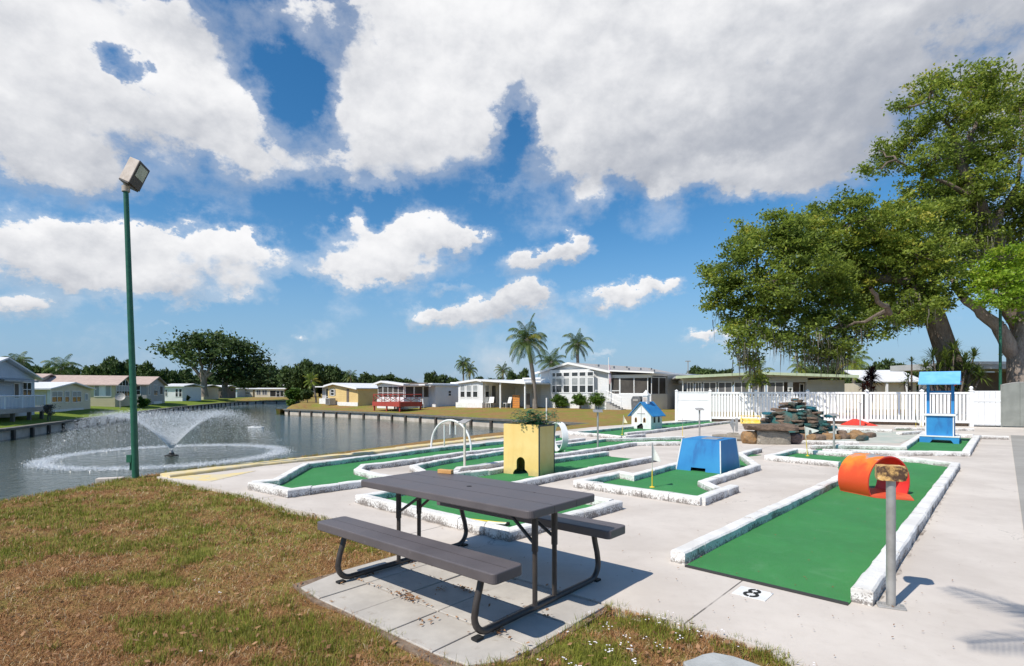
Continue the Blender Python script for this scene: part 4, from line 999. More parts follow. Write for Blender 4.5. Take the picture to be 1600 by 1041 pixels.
# ------------------------------------------------------------------ fountain
fc = G(268, 712, WZ); t = thing('fountain', 'lake fountain throwing a wide cone of white spray', 'fountain', fc)
M['spray'] = NT('water_spray'); _s = M['spray']; _s.col((.86, .88, .90)); _s.rough(.25); M['spray'] = _s.m
M['foam'] = pm('white_foam', (.78, .80, .80), (.60, .64, .64), 5, .6)
q = MB(); q.lathe([(.22, -.05), (.24, .01), (.18, .03), (.10, .05), (.07, .12), (.0, .12)], (0, 0, 0), 20); q.build('float', M['black'], t, smooth=True)
q = MB(); q.lathe([(.08, .12), (.05, .2), (.0, .21)], (0, 0, 0), 14); q.build('nozzle', M['steel'], t, smooth=True)
def drops(n, gen, smin, smax):
    C = gen(n); sz = RNG.uniform(smin, smax, n)**1.0
    tet = np.array([(1,1,1),(1,-1,-1),(-1,1,-1),(-1,-1,1)])*.6; F = [(0,1,2),(0,3,1),(0,2,3),(1,3,2)]
    ax = RNG.normal(size=(n, 3)); ax /= np.linalg.norm(ax, axis=1)[:, None]; th = RNG.uniform(0, 6.28, n)
    V = []
    for f in F:
        for i in f:
            v = np.tile(tet[i], (n, 1)); v = v*np.cos(th)[:, None]+np.cross(ax, v)*np.sin(th)[:, None]+ax*(v*ax).sum(1)[:, None]*(1-np.cos(th))[:, None]
            V.append(C+v*sz[:, None])
    return np.stack(V, 1).reshape(-1, 3)
def traj(n):
    g_ = 9.81; th = R(55)+RNG.normal(0, .022, n); v0 = 6.18+RNG.normal(0, .16, n); T_ = 2*v0*np.sin(th)/g_; tt = T_*RNG.uniform(0, 1, n)**1.6; ph = RNG.uniform(0, 2*math.pi, n)
    r = v0*np.cos(th)*tt+.06+RNG.normal(0, .03, n)*tt; z = .3+v0*np.sin(th)*tt-.5*g_*tt**2
    return np.stack([r*np.cos(ph), r*np.sin(ph)*1.0, np.maximum(z, .01)], 1)
def ring(n):
    ph = RNG.uniform(0, 2*math.pi, n); r = 3.82+RNG.normal(0, .20, n); z = np.abs(RNG.normal(0, .045, n))
    return np.stack([r*np.cos(ph), r*np.sin(ph), z], 1)
tag(fast_mesh('spray', drops(56000, traj, .004, .0115), 3, M['spray'], t), None, kind='stuff')
tag(fast_mesh('splash_ring', drops(24000, ring, .006, .015), 3, M['spray'], t), None, kind='stuff')
# small floating platform in the lake
g = G(400, 668, WZ); q = MB(); q.prism(rrect(-.5, .5, -.2, .2, .1), -.05, .045); q.box(-.3, -.12, -.1, .1, .0452, .10); o = q.build('floating_platform', M['white'], bevel=.02); o.location = g; tag(o, 'small white floating platform out on the lake', 'float')

# ------------------------------------------------------------------ fence and gates
FA, FB = Vector((8.25, 27.2, 0)), Vector((20.05, 22.55, 0))
fu = (FB-FA).normalized(); fl_ = (FB-FA).length; fang = math.atan2(fu.y, fu.x)
t = thing('picket_fence', 'long white vinyl picket fence behind the course', 'fence', FA, fang)
px_posts = [1057, 1109.5, 1181, 1262, 1354, 1440, 1517.5]
def s_at(x):
    k = (x-800)/FPX; return (k*FA.y-FA.x)/(fu.x-k*fu.y)
S_ = [s_at(x) for x in px_posts]
pq = MB(); pq.box(-.065, .065, -.065, .065, -.1, 1.50); pq.add([(-.085, -.085, 1.5002), (.085, -.085, 1.5002), (.085, .085, 1.5002), (-.085, .085, 1.5002), (0, 0, 1.58)], [(0,3,2,1),(0,1,4),(1,2,4),(2,3,4),(3,0,4)])
first = None
for s in S_:
    if first is None: first = pq.build('post', M['vinyl'], t); c = first
    else: c = first.copy(); COL.objects.link(c); c.parent = t
    c.location = (s, 0, 0)
q = MB(); q.box(S_[0]+.066, S_[1]-.066, -.025, .025, .05, 1.42); q.box(S_[0]+.066, S_[1]-.066, -.04, .04, 1.05, 1.10); q.box(S_[0]+.066, S_[1]-.066, -.045, .045, 1.4202, 1.47); q.build('solid_panel', M['vinyl'], t)
for a, b in zip(S_[1:-1], S_[2:]):
    q = MB(); q.box(a+.066, b-.066, -.03, .03, .14, .24); q.build('rail', M['vinyl'], t); q = MB(); q.box(a+.066, b-.066, -.03, .03, 1.36, 1.45); q.build('rail', M['vinyl'], t)
    q = MB(); x = a+.11
    gapped = True
    while x < b-.10:
        q.box(x, x+.094, -.012, .012, .2403, 1.3597); x += .132
    q.build('pickets', M['vinyl'], t)
q = MB(); q.box(S_[1], S_[-1], .1, .18, -.05, .13); q.build('dark_footing', M['soil'], t)
q = MB(); q.lathe([(.0, 0), (.05, .01), (.075, .07), (.05, .13), (0, .15)], (S_[-1], 0, 1.55), 12); q.build('ball_finial', M['vinyl'], t, smooth=True)
s0, s1 = S_[-1]+.07, s_at(1564)
t = thing('white_gate', 'white board gate between the picket fence and the metal doors', 'gate', FA+fu*s0, fang)
q = MB(); w_ = s1-s0; n = 5
for k in range(n): q.box(w_*k/n+.006, w_*(k+1)/n-.006, -.015, .015, .06, 1.46)
q.build('boards', M['vinyl'], t)
q = MB(); q.box(0, w_, -.035, -.0153, 1.05, 1.12); q.build('rail', M['vinyl'], t)
q = MB(); q.box(0, w_, -.035, -.0153, .10, .18); q.build('rail', M['vinyl'], t)
q = MB(); q.box(0, w_, -.02, .02, 1.4603, 1.5); q.build('rail', M['vinyl'], t)
M['gategrey'] = pm('dull_grey_sheet_metal', (.30, .31, .28), (.24, .25, .225), 2, .5, .1, 20, metal=.2)
s2 = s_at(1565.5); gp = FA+fu*s2; t = thing('metal_gate', 'grey sheet metal double gate with a curved top', 'gate', gp, fang)
x = 0
for w_ in (.58, 1.1):
    q = MB(); top_ = [(x+w_*k/8+.004*(1 if k == 0 else -1 if k == 8 else 0), 1.74+.10*math.sin(math.pi*min(1, (x+w_*k/8)/1.3))) for k in range(9)]
    q.extrude([(x+.004, .04)]+[(x+w_-.004, .04)]+top_[::-1], 'y', -.02, .02); lf = q.build('door_leaf', M['gategrey'], t, recalc=True)
    q = MB(); q.tube([(u, -.0, z+.012) for u, z in top_], .018, 8); q.build('top_bar', M['steel'], lf); x += w_
q = MB(); q.box(-.05, -.005, -.04, .04, 0, 1.76); q.build('jamb', M['gategrey'], t)
b = P(1563, 612, 24.0); t = thing('green_lamp_pole', 'slim green pole behind the metal gate, rising into the tree', 'lamp post', (b.x, b.y, 0))
q = MB(); q.tube([(0, 0, -.1), (0, 0, 6.0)], .055, 12); q.build('pole', M['greenpole'], t, smooth=True)
q = MB(); q.vbox((-.2, -.15, 6.0), (.4, 0, 0), (0, .3, 0), (0, 0, .25)); q.build('lamp_head', M['lamp_shell'], t)
# ------------------------------------------------------------------ houses
def make_glass():
    t = NT('window_glass'); t.col((.03, .035, .038)); t.rough(.06); t.spec(.8); n = t.noise(.8, 2); t.bump(n, .04, .05); return t.m
M['glass'] = make_glass()
M['screen'] = pm('dark_insect_screen', (.045, .040, .036), (.075, .066, .058), 1.2, .7)
M['screen_grey'] = pm('grey_insect_screen', (.10, .105, .115), (.14, .145, .155), 1.0, .6)
M['blind'] = pm('pale_blinds', (.36, .38, .39), (.28, .30, .31), 3, .5)
M['w_white'] = siding('white_siding', (.76, .77, .78), (.70, .71, .72))
M['w_whitev'] = siding('white_vertical_siding', (.74, .76, .79), (.68, .70, .73), .3, True)
M['w_yellow'] = siding('yellow_siding', (.70, .52, .24), (.64, .47, .21), .25)
M['w_cream'] = siding('cream_siding', (.70, .63, .50), (.64, .58, .46), .2)
M['w_beige'] = siding('beige_siding', (.64, .55, .37), (.58, .50, .34), .2)
M['w_blue'] = siding('pale_blue_siding', (.50, .57, .66), (.45, .52, .60), .2)
M['w_grey'] = siding('grey_siding', (.42, .41, .42), (.37, .36, .37), .2)
M['w_greyv'] = siding('light_grey_siding', (.52, .53, .54), (.47, .48, .49), .25)
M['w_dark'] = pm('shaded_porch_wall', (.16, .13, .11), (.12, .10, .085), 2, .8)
M['r_white'] = siding('white_metal_roof', (.78, .78, .79), (.70, .70, .71), .4, True, .4, .5)
M['r_shingle'] = pm('grey_shingle_roof', (.40, .39, .38), (.32, .31, .305), 14, .9, .4, 30)
M['r_pink'] = pm('pinkish_tan_roof', (.52, .40, .34), (.44, .33, .28), 3, .85, .3, 12)
M['r_green'] = pm('pale_green_roof_edge', (.42, .52, .35), (.50, .58, .43), 3, .5)
M['fascia'] = pm('white_fascia', (.80, .80, .80), None, rough=.45)
M['step'] = pm('grey_concrete_step', (.42, .41, .39), (.34, .33, .32), 6, .9)
class House:
    def __init__(s, label, A, ang, cat='house', z0=0.):
        s.A = Vector((A[0], A[1], 0)); s.e1 = Vector((math.cos(R(ang)), math.sin(R(ang)), 0)); s.e2 = Vector((-s.e1.y, s.e1.x, 0)); s.z0 = z0
        s.o = thing('house', label, cat, (A[0], A[1], 0), R(ang))
    def S(s, x, t=0.):
        k = (x-800)/FPX; B = s.A+s.e2*t; return (k*B.y-B.x)/(s.e1.x-k*s.e1.y)
    def T(s, x, u):
        k = (x-800)/FPX; B = s.A+s.e1*u; return (k*B.y-B.x)/(s.e2.x-k*s.e2.y)
    def Zf(s, x, y, t=0.): return H-(y-HOR)*(s.A+s.e1*s.S(x, t)+s.e2*t).y/FPX
    def Zr(s, x, y, u): return H-(y-HOR)*(s.A+s.e1*u+s.e2*s.T(x, u)).y/FPX
    def box(s, name, m, s0, s1, t0, t1, z0, z1):
        q = MB(); q.box(s0, s1, t0, t1, z0, z1); return q.build(name, M[m], s.o)
    def win(s, face, c, u0, u1, z0, z1, cols=1, rows=2, gm='glass', fm='vinyl', fw=.06, name='window', split=.5, blind=False):
        q = MB()
        def bx(a0, a1, b0, b1, d0, d1):
            if face == 'F': q.box(a0, a1, c-d1, c-d0, b0, b1)
            elif face == 'R': q.box(c+d0, c+d1, a0, a1, b0, b1)
            else: q.box(c-d1, c-d0, a0, a1, b0, b1)
        bx(u0-fw, u1+fw, z0-fw, z0, .002, .045); bx(u0-fw, u1+fw, z1, z1+fw, .002, .045); bx(u0-fw, u0, z0+.001, z1-.001, .002, .044); bx(u1, u1+fw, z0+.001, z1-.001, .002, .044)
        for k in range(1, cols):
            u = u0+(u1-u0)*k/cols; bx(u-fw*.5, u+fw*.5, z0+.001, z1-.001, .002, .042)
        if rows == 2:
            z = z0+(z1-z0)*split; bx(u0+.001, u1-.001, z-fw*.35, z+fw*.35, .002, .038)
        f = q.build(name, M[fm], s.o); q = MB(); bx(u0-.01, u1+.01, z0-.01, z1+.01, .004, .014); q.build('pane', M[gm], f)
        if blind:
            q = MB(); bx(u0+.001, u1-.001, z0+(z1-z0)*split, z1-.001, .0145, .02); q.build('blind', M['blind'], f)
        return f
    def wf(s, x0, x1, y0, y1, t=0., **k):
        xm = (x0+x1)/2; return s.win('F', t, s.S(x0, t), s.S(x1, t), s.Zf(xm, y1, t), s.Zf(xm, y0, t), **k)
    def wr(s, u, x0, x1, y0, y1, **k):
        xm = (x0+x1)/2; return s.win('R', u, s.T(x0, u), s.T(x1, u), s.Zr(xm, y1, u), s.Zr(xm, y0, u), **k)
    def gable(s, wm_, rm, a0, ap, a1, b0, b1, ze0, zp, ze1, axis='y', ov=.3, zb=-.6, th=.10, fascia='fascia', eo=.35):
        """axis y: gable wall faces the viewer (ridge runs back); axis x: gable wall faces +s"""
        q = MB(); q.extrude([(a0, zb), (a1, zb), (a1, ze1), (ap, zp), (a0, ze0)], axis, b0, b1); w = q.build('wall', M[wm_], s.o, recalc=True)
        k0 = (zp-ze0)/(ap-a0); k1 = (zp-ze1)/(a1-ap); e0, e1_ = a0-eo, a1+eo; z0_, z1_ = ze0-eo*k0, ze1-eo*k1; g = .02
        q = MB(); q.extrude([(e0, z0_+g), (ap, zp+g), (ap, zp+g+th), (e0, z0_+g+th)], axis, b0-ov, b1+ov); q.extrude([(ap, zp+g), (e1_, z1_+g), (e1_, z1_+g+th), (ap, zp+g+th)], axis, b0-ov, b1+ov)
        rf = q.build('roof', M[rm], s.o, recalc=True)
        for bb in ((b0-ov-.03, b0-ov-.002), (b1+ov+.002, b1+ov+.03)):
            q = MB(); q.extrude([(e0-.02, z0_-.06), (ap, zp-.06), (e1_+.02, z1_-.06), (e1_+.02, z1_+g+th+.012), (ap, zp+g+th+.012), (e0-.02, z0_+g+th+.012)], axis, *bb)
            q.build('fascia', M[fascia], rf, recalc=True); return w
RA = math.degrees(math.atan2(PX.y, PX.x))
# --- big white gabled house
h = House('wide white gabled house with a tall six column window bay and a screened porch', (2.75, 52.0), RA)
ze = 3.3; sg = 7.54; sp_ = h.S(892)
h.gable('w_white', 'r_shingle', 0, sp_, sg, 0, 14, h.Zf(845, 583), h.Zf(892, 568.5), h.Zf(952, 581), ov=.45)
s0, s1 = h.S(860), h.S(932); q = MB(); bay = [(s0-.1, -.002), (s0+.35, -.5), (s1-.5, -.5), (s1+.05, -.002)]; q.prism(bay, -.5, h.Zf(892, 578)); q.build('bay', M['w_white'], h.o)
for (x0, x1) in ((861.5, 867), (869.5, 878), (881, 889.7), (894, 903), (906, 915), (918.5, 927)):
    a, b = h.S(x0, -.5), h.S(x1, -.5)
    if x0 < 862: a, b = h.S(863.5, -.5), h.S(868, -.5)
    h.win('F', -.5, a, b, h.Zf(890, 613, -.5), h.Zf(890, 591.5, -.5), fw=.08, blind=True); h.win('F', -.5, a, b, h.Zf(890, 588, -.5), h.Zf(890, 582.5, -.5), rows=1, fw=.07, name='transom_window')
sc = h.S(1017.5)
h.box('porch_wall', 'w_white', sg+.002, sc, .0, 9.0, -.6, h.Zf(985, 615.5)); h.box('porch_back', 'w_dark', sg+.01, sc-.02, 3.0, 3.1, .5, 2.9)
h.box('porch_header', 'w_white', sg+.003, sc, .003, .2, h.Zf(985, 590.5), h.Zf(985, 585.5)); h.box('porch_header', 'w_white', sc-.2, sc-.003, .203, 9, h.Zf(1016, 587), h.Zf(1016, 583))
zl, zh = h.Zf(985, 615.5)+.003, h.Zf(985, 590.5)-.003
h.win('F', .08, h.S(955), h.S(967), h.Zf(960, 625), zh, rows=2, split=.42, gm='screen', name='screen_door', fw=.09)
h.win('F', .08, h.S(969), h.S(989.5), zl+.05, zh-.02, rows=1, gm='screen', name='porch_screen', fw=.07); h.win('F', .08, h.S(991), h.S(1011), zl+.05, zh-.02, rows=1, gm='screen', name='porch_screen', fw=.07)
for a, b in ((.25, 1.4), (1.55, 2.75)): h.win('R', sc-.1, a, b, zl, zh, rows=1, gm='screen', name='porch_screen', fw=.07)
h.box('rear_wall', 'w_greyv', sg+.05, sc+.012, 2.9, 14, -.6, h.Zf(1017, 585)); h.win('R', sc+.012, 6.0, 6.5, .6, 1.6, rows=1, gm='black', fm='steel', name='meter_box')
q = MB(); zk0, zk1 = h.Zf(952, 580.2)+.05, h.Zf(1017.5, 583.5); q.extrude([(sg+.36, zk0-.08), (sc+.5, zk1-.02), (sc+.5, zk1+.10), (sg+.36, zk0+.04)], 'y', -.5, 14.4); rf = q.build('porch_roof', M['fascia'], h.o, recalc=True)
for i in range(7):
    q = MB(); u = 1.6+i*1.7; q.box(sp_+1.6+(i % 3)*.6, sp_+1.85+(i % 3)*.6, u, u+.3, 3.45, 3.95-.12*(i % 3)); q.build('roof_vent', M['steel'], h.o)
# stairs and landing
lx0, lx1 = h.S(943), h.S(961); h.box('landing', 'white', lx0, lx1, -1.4, -.55, -.5, .62)
for i in range(5): h.box('stair_step', 'step', lx1+.003+i*.28, lx1+.28+i*.28, -1.35, -.6, -.5, .50-.12*i)
q = MB()
for x, z in ((lx0+.03, .62), (lx0+.6, .62), (lx1-.03, .62), (lx1+1.4, .02)): q.tube([(x, -1.38, z), (x, -1.38, z+.95)], .022, 6)
q.tube([(lx0+.03, -1.38, 1.57), (lx1-.03, -1.38, 1.57), (lx1+1.4, -1.38, .97)], .025, 6); q.tube([(lx0+.03, -1.38, 1.1), (lx1-.03, -1.38, 1.1), (lx1+1.4, -1.38, .5)], .015, 6)
for i in range(14): q.tube([(lx0+.1+i*.14, -1.38, .64), (lx0+.1+i*.14, -1.38, 1.55)], .008, 4)
q.build('railing', M['vinyl'], h.o)
HW = h
# flag pole in front of it
b = P(951, 638, 46.6); t = thing('flagpole', 'white flagpole with a furled faded banner in front of the big gabled house', 'flagpole', (b.x, b.y, -.1))
q = MB(); q.tube([(0, 0, 0), (0, 0, 4.5)], [.045, .03], 8); q.build('pole', M['white'], t, smooth=True)
q = MB(); q.tube([(.03, 0, 3.9), (.12, 0, 3.4), (.14, .02, 2.7), (.12, 0, 2.2)], [.03, .10, .12, .05], 8); q.build('banner', pm('faded_pink_banner', (.62, .42, .42), (.30, .32, .45), 3, .8), t, smooth=True)
# covered grill beside the stairs
g = P(996, 640, 43.6); t = thing('covered_grill', 'dark grey covered grill beside the stairs of the big gabled house', 'grill', (g.x, g.y, -.02), R(RA))
M['cover'] = pm('grey_grill_cover', (.09, .10, .11), (.14, .15, .165), 4, .6, .3, 10)
q = MB(); q.extrude([(-.38, .0), (.38, .0), (.44, .85), (.28, 1.12), (-.28, 1.12), (-.44, .85)], 'y', -.3, .3); q.build('cover', M['cover'], t, bevel=.05, recalc=True)
q = MB(); q.box(-.22, .22, -.33, -.301, .72, .9); q.build('pale_patch', M['steel'], t)

# --- low white house with patio roof
h = House('low white house with three tall sash windows and an open patio roof', (-5.35, 54.2), RA)
s1 = h.S(754.5); pk = h.S(747)
h.gable('w_white', 'r_white', 0, pk, s1, 0, 12, h.Zf(716, 599), h.Zf(747, 594.5), h.Zf(754, 596.2), ov=.25, eo=.02)
h.box('skirting', 'white', -.25, s1+.03, -.12, -.004, -.5, h.Zf(735, 629))
for x0, x1 in ((720, 726.3), (729.5, 736.3), (739.5, 746.3)): h.wf(x0, x1, 602.5, 620.5, blind=True, fw=.07)
h.wr(s1, 758, 763.8, 602.5, 620.5, blind=True); h.wr(s1, 768, 774.5, 603, 630, rows=1, name='door', gm='screen_grey')
bt = 4.6; h.box('rear_wall', 'w_white', s1+.01, h.S(850, bt), bt, 13, -.5, 2.7)
h.wf(784, 790.5, 604, 618, t=bt, blind=True); h.wf(793, 799.5, 604, 618, t=bt, blind=True)
q = MB(); e = h.S(823.5); zA, zB = h.Zf(754, 596), h.Zf(822, 600.3); q.extrude([(s1+.03, zA), (e, zB), (e, zB+.14), (s1+.03, zA+.14)], 'y', -.25, bt-.01); q.build('patio_roof', M['fascia'], h.o, recalc=True)
for x in (782, 820.5):
    u = h.S(x); q = MB(); q.box(u-.06, u+.06, -.06, .06, -.4, h.Zf(x, 598.5)-.02); q.build('patio_post', M['vinyl'], h.o)
h.box('rear_roof', 'r_white', s1+1.2, h.S(850, bt)+.2, bt-.2, 13.2, 2.72, 2.84)
HV = h
g = P(806, 637, 50.3); t = thing('orange_screen', 'orange cedar privacy screen on the patio of the low white house', 'screen', (g.x, g.y, -.05), R(RA))
q = MB()
for i in range(6): q.box(-.4, .46, -.02, .02, .02+i*.2, .2+i*.2)
q.build('boards', M['fence_orange'], t)
q = MB(); q.box(.75, 1.25, .5, .54, 0, 1.35); q.box(.82, 1.18, .495, .499, .9, 1.2); q.build('dark_frame', M['w_dark'], t)
def chair(x, y, Z, label, rz=0, s=1.0):
    g = P(x, y, Z); t = thing('patio_chair', label, 'chair', (g.x, g.y, ground_h(np.array([g.x]), np.array([g.y]))[0]), R(rz))
    q = MB(); q.box(-.26*s, .26*s, -.25*s, .25*s, .38*s, .42*s); q.build('seat', M['white'], t)
    q = MB(); q.vbox((-.26*s, .22*s, .42*s), (.52*s, 0, 0), (0, .03, 0), (0, .12*s, .5*s)); q.build('backrest', M['white'], t)
    for a in (-.23, .23):
        for b in (-.22, .22):
            q = MB(); q.box(a*s-.02, a*s+.02, b*s-.02, b*s+.02, 0, .379*s); q.build('leg', M['white'], t)
    return t
chair(765, 634, 52, 'white patio chair under the patio roof by the door', -30, 1.1); chair(792, 635, 50.5, 'white patio chair left of the orange screen', -60, 1.1)
chair(642, 633, 55, 'white plastic chair under the awning near the red deck', -20, 1.0); chair(658, 633, 54.6, 'white plastic chair under the awning beside the shed wall', 20, 1.0)

# --- white house with screened porch and red deck
h = House('white house with a wide screened porch behind the red deck', (-14.15, 57.0), RA)
s1 = h.S(631); zp = h.Zf(598, 597)
h.gable('w_white', 'r_white', 0, h.S(599), s1, .0, .18, h.Zf(589, 600.5), zp, h.Zf(630, 601.5), ov=.3, zb=h.Zf(610, 603.5))
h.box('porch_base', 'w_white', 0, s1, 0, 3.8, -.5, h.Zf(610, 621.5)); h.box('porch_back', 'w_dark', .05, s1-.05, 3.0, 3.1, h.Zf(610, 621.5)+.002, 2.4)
n = 5; u0, u1 = .12, s1-.12
for i in range(n):
    a = u0+(u1-u0)*i/n; b = u0+(u1-u0)*(i+1)/n; h.win('F', .09, a+.04, b-.04, h.Zf(610, 621.5)+.05, h.Zf(610, 603.5)-.06, rows=2, split=.42, gm='screen', name='porch_screen', fw=.05)
for i in range(3): h.win('R', s1-.09, .25+i*1.15, 1.25+i*1.15, h.Zf(610, 621.5)+.05, h.Zf(610, 603.5)-.06, rows=1, gm='screen', name='porch_screen', fw=.05)
h.box('main_wall', 'w_white', .0, s1-.003, 3.9, 14, -.5, h.Zf(615, 602)); h.box('main_roof', 'r_white', -.2, s1+.3, 3.4, 14.2, h.Zf(615, 602)+.02, h.Zf(615, 602)+.22)
t2 = 3.2; a, b = h.S(662, t2), h.S(680.5, t2); h.box('shed_wall', 'w_whitev', a, b, t2, 11, -.5, h.Zf(670, 603, t2))
h.wf(683, 684, 604, 606, t=t2+.5) if False else None
h.win('R', b, h.T(700.5, b), h.T(704.5, b), h.Zr(703, 618.5, b), h.Zr(703, 611, b), rows=2, name='window')
h.box('shed_roof', 'fascia', s1+.31, b+.25, t2-1.6, 11.2, h.Zf(670, 603, t2)+.02, h.Zf(670, 603, t2)+.16)
q = MB(); q.extrude([(-.2, h.Zf(640, 603)), (3.0, h.Zf(650, 601.5)+.05), (3.0, h.Zf(650, 601.5)+.12), (-.2, h.Zf(640, 603)+.07)], 'x', s1+.32, a-.05); q.build('awning', M['fascia'], h.o, recalc=True)
h.box('main_fascia', 'fascia', s1+.32, h.S(714, t2+5), t2+4, t2+12, h.Zf(690, 597.8, t2+4)-.22, h.Zf(690, 597.8, t2+4))
# red deck
g = G(588, 637.5); d_ = House('small raised red wooden deck with crossed railings', (-13.5, 52.8), RA, 'deck'); d_.o.name = 'red_deck'
dl, dw = d_.S(624.5), 2.6
q = MB(); q.box(0, dl, 0, dw, .32, .48); q.build('platform', M['deckred'], d_.o)
q = MB(); q.box(-.02, dl+.02, -.06, -.002, .08, .50); q.box(dl+.002, dl+.06, 0, dw, .08, .50); q.build('skirt_board', M['deckred'], d_.o)
for (x, y) in ((.1, .1), (dl*.5, .1), (dl-.1, .1), (dl-.1, dw-.1), (.1, dw-.1)):
    q = MB(); q.box(x-.06, x+.06, y-.06, y+.06, -.5, .318); q.build('post', M['deckred'], d_.o)
def xrail(p0, p1, n):
    p0, p1 = Vector(p0), Vector(p1); q = MB()
    for i in range(n):
        a, b = p0.lerp(p1, i/n), p0.lerp(p1, (i+1)/n); z = Vector((0, 0, 1))
        q.tube([a+z*.5, a+z*1.22], .035, 4); q.tube([a+z*.55, b+z*1.15], .025, 4); q.tube([a+z*1.15, b+z*.55], .025, 4); q.tube([a+z*1.2, b+z*1.2], .035, 4)
    q.tube([p1+Vector((0, 0, .5)), p1+Vector((0, 0, 1.22))], .035, 4); q.build('railing', M['deckred'], d_.o)
xrail((.05, .02, 0), (dl-.05, .02, 0), 3); xrail((dl-.05, .05, 0), (dl-.05, dw, 0), 2); xrail((.05, .05, 0), (.05, dw, 0), 2)

# --- yellow house
h = House('yellow house with a white roof and one shuttered window', (-22.2, 65.6), RA)
s1 = h.S(559.5); h.gable('w_yellow', 'r_white', 0, h.S(525), s1, 0, 12, h.Zf(512, 603.5), h.Zf(525, 600), h.Zf(557, 607.5), ov=.4, eo=.3)
h.box('skirting', 'white', -.02, s1-.002, -.05, -.003, -.5, .25)
h.wf(517.5, 522, 609, 618, split=.5); 
for x in (515.8, 523.7): u = h.S(x); h.box('shutter', 'steel', u-.12, u+.12, -.04, -.003, h.Zf(520, 618), h.Zf(520, 608.8))
h.box('notch_shade_strip', 'w_dark', h.S(542), h.S(545.5), -.05, -.004, .28, 1.75)  # dark strip on the flat wall, coloured as the shade of a notch
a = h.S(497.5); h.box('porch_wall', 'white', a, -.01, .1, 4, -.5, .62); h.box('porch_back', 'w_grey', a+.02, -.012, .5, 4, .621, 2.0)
h.win('F', .5, h.S(504), h.S(508.5), .3, 1.85, rows=2, split=.35, name='door'); h.box('porch_roof', 'fascia', a-.3, -.31, -.3, 4.2, 2.0, 2.12)
g = P(516.5, 631, 64); t = thing('air_conditioner', 'grey air conditioner box against the yellow house', 'air conditioner', (g.x, g.y, -.1), R(RA))
q = MB(); q.box(-.45, .45, -.4, .4, 0, .8); q.build('casing', M['steel'], t, bevel=.03)
q = MB()
for i in range(6): q.box(-.40, .40, -.43, -.401, .1+i*.11, .14+i*.11)
q.build('grille', M['lamp_dark'], t)

# --- green edged house behind the fence
h = House('long low house with a pale green roof edge and grey porch screens behind the fence', (12.85, 41.0), -14)
L_ = h.S(1262); zr = h.Zf(1080, 589)
h.box('wall', 'w_greyv', 0, L_, 0, 8, -.3, 1.1); h.box('header', 'w_greyv', 0, L_, .001, 8, 2.15, 2.45)
ps = [1072, 1085, 1097.5, 1120.5, 1145.5, 1172, 1197, 1226]
for a, b in zip(ps[:-1], ps[1:]):
    u0, u1 = h.S(a), h.S(b); h.win('F', .02, u0+.12, u1-.12, 1.12, 2.13, cols=2, rows=1, gm='screen_grey', name='porch_screen', fw=.06)
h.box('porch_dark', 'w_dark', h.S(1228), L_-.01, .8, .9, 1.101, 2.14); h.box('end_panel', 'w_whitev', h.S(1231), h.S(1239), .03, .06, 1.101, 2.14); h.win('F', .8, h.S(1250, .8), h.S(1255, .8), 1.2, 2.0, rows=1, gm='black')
e = h.S(1322); h.box('side_wall', 'w_greyv', L_+.002, e, .3, 8, -.3, 2.3)
q = MB(); um = h.S(1185); z0_, z1_ = 2.52, h.Zf(1185, 584)
q.extrude([(-.5, z0_), (um, z1_), (e+.6, 2.50), (e+.6, 2.60), (um, z1_+.10), (-.5, z0_+.10)], 'y', -.5, 8.4); rf = q.build('roof', M['r_white'], h.o, recalc=True)
q = MB(); q.extrude([(-.52, z0_-.08), (um, z1_-.08), (e+.62, 2.42), (e+.62, 2.615), (um, z1_+.115), (-.52, z0_+.115)], 'y', -.56, -.502); q.build('fascia', M['r_green'], rf, recalc=True)
q = MB(); q.extrude([(0, 2.4501), (e, 2.4501), (um, z1_-.002)], 'y', .05, 7.9); q.build('gable_wall', M['w_greyv'], h.o, recalc=True)
q = MB(); q.tube([(.02, -.15, -.2), (.02, -.15, 2.35), (-.3, -.4, 2.55)], .05, 8); q.build('downpipe', M['vinyl'], h.o)
HG = h
# white roofed house further right
h = House('small pale house with a corrugated white roof beyond the red plant', (30.0, 46.0), -6)
e = h.S(1432); h.box('wall', 'w_cream', 0, e, 0, 6, -.3, 2.2); q = MB(); q.extrude([(-.5, 2.25), (3, 3.3), (3, 3.4), (-.5, 2.35)], 'x', -.4, e+.4); q.build('roof', M['r_white'], h.o, recalc=True)
for x in (1382, 1412): u = h.S(x); h.box('carport_post', 'vinyl', u-.08, u+.08, -.4, -.25, -.3, 2.2)
h.wf(1416, 1424, 603, 610, rows=1, gm='black')
h = House('grey flat roofed house with a dark carport behind the metal gate', (24.2, 31.0), 4)
h.box('wall', 'w_grey', .3, 1.9, .5, 1.6, -.3, 2.7); h.box('pillar', 'w_greyv', 1.2, 1.75, -.1, .3, -.3, 2.7); h.box('back_wall', 'w_dark', 1.91, 12, 3.0, 3.2, -.3, 2.7); h.box('roof', 'w_greyv', .1, 12, -.6, 3.6, 2.75, 3.1); h.box('roof_trim', 'r_white', .05, 12, -.66, -.61, 3.0, 3.16)
h.win('F', .5, .5, 1.05, .0, 2.2, rows=1, gm='w_dark', fm='w_greyv', name='door')

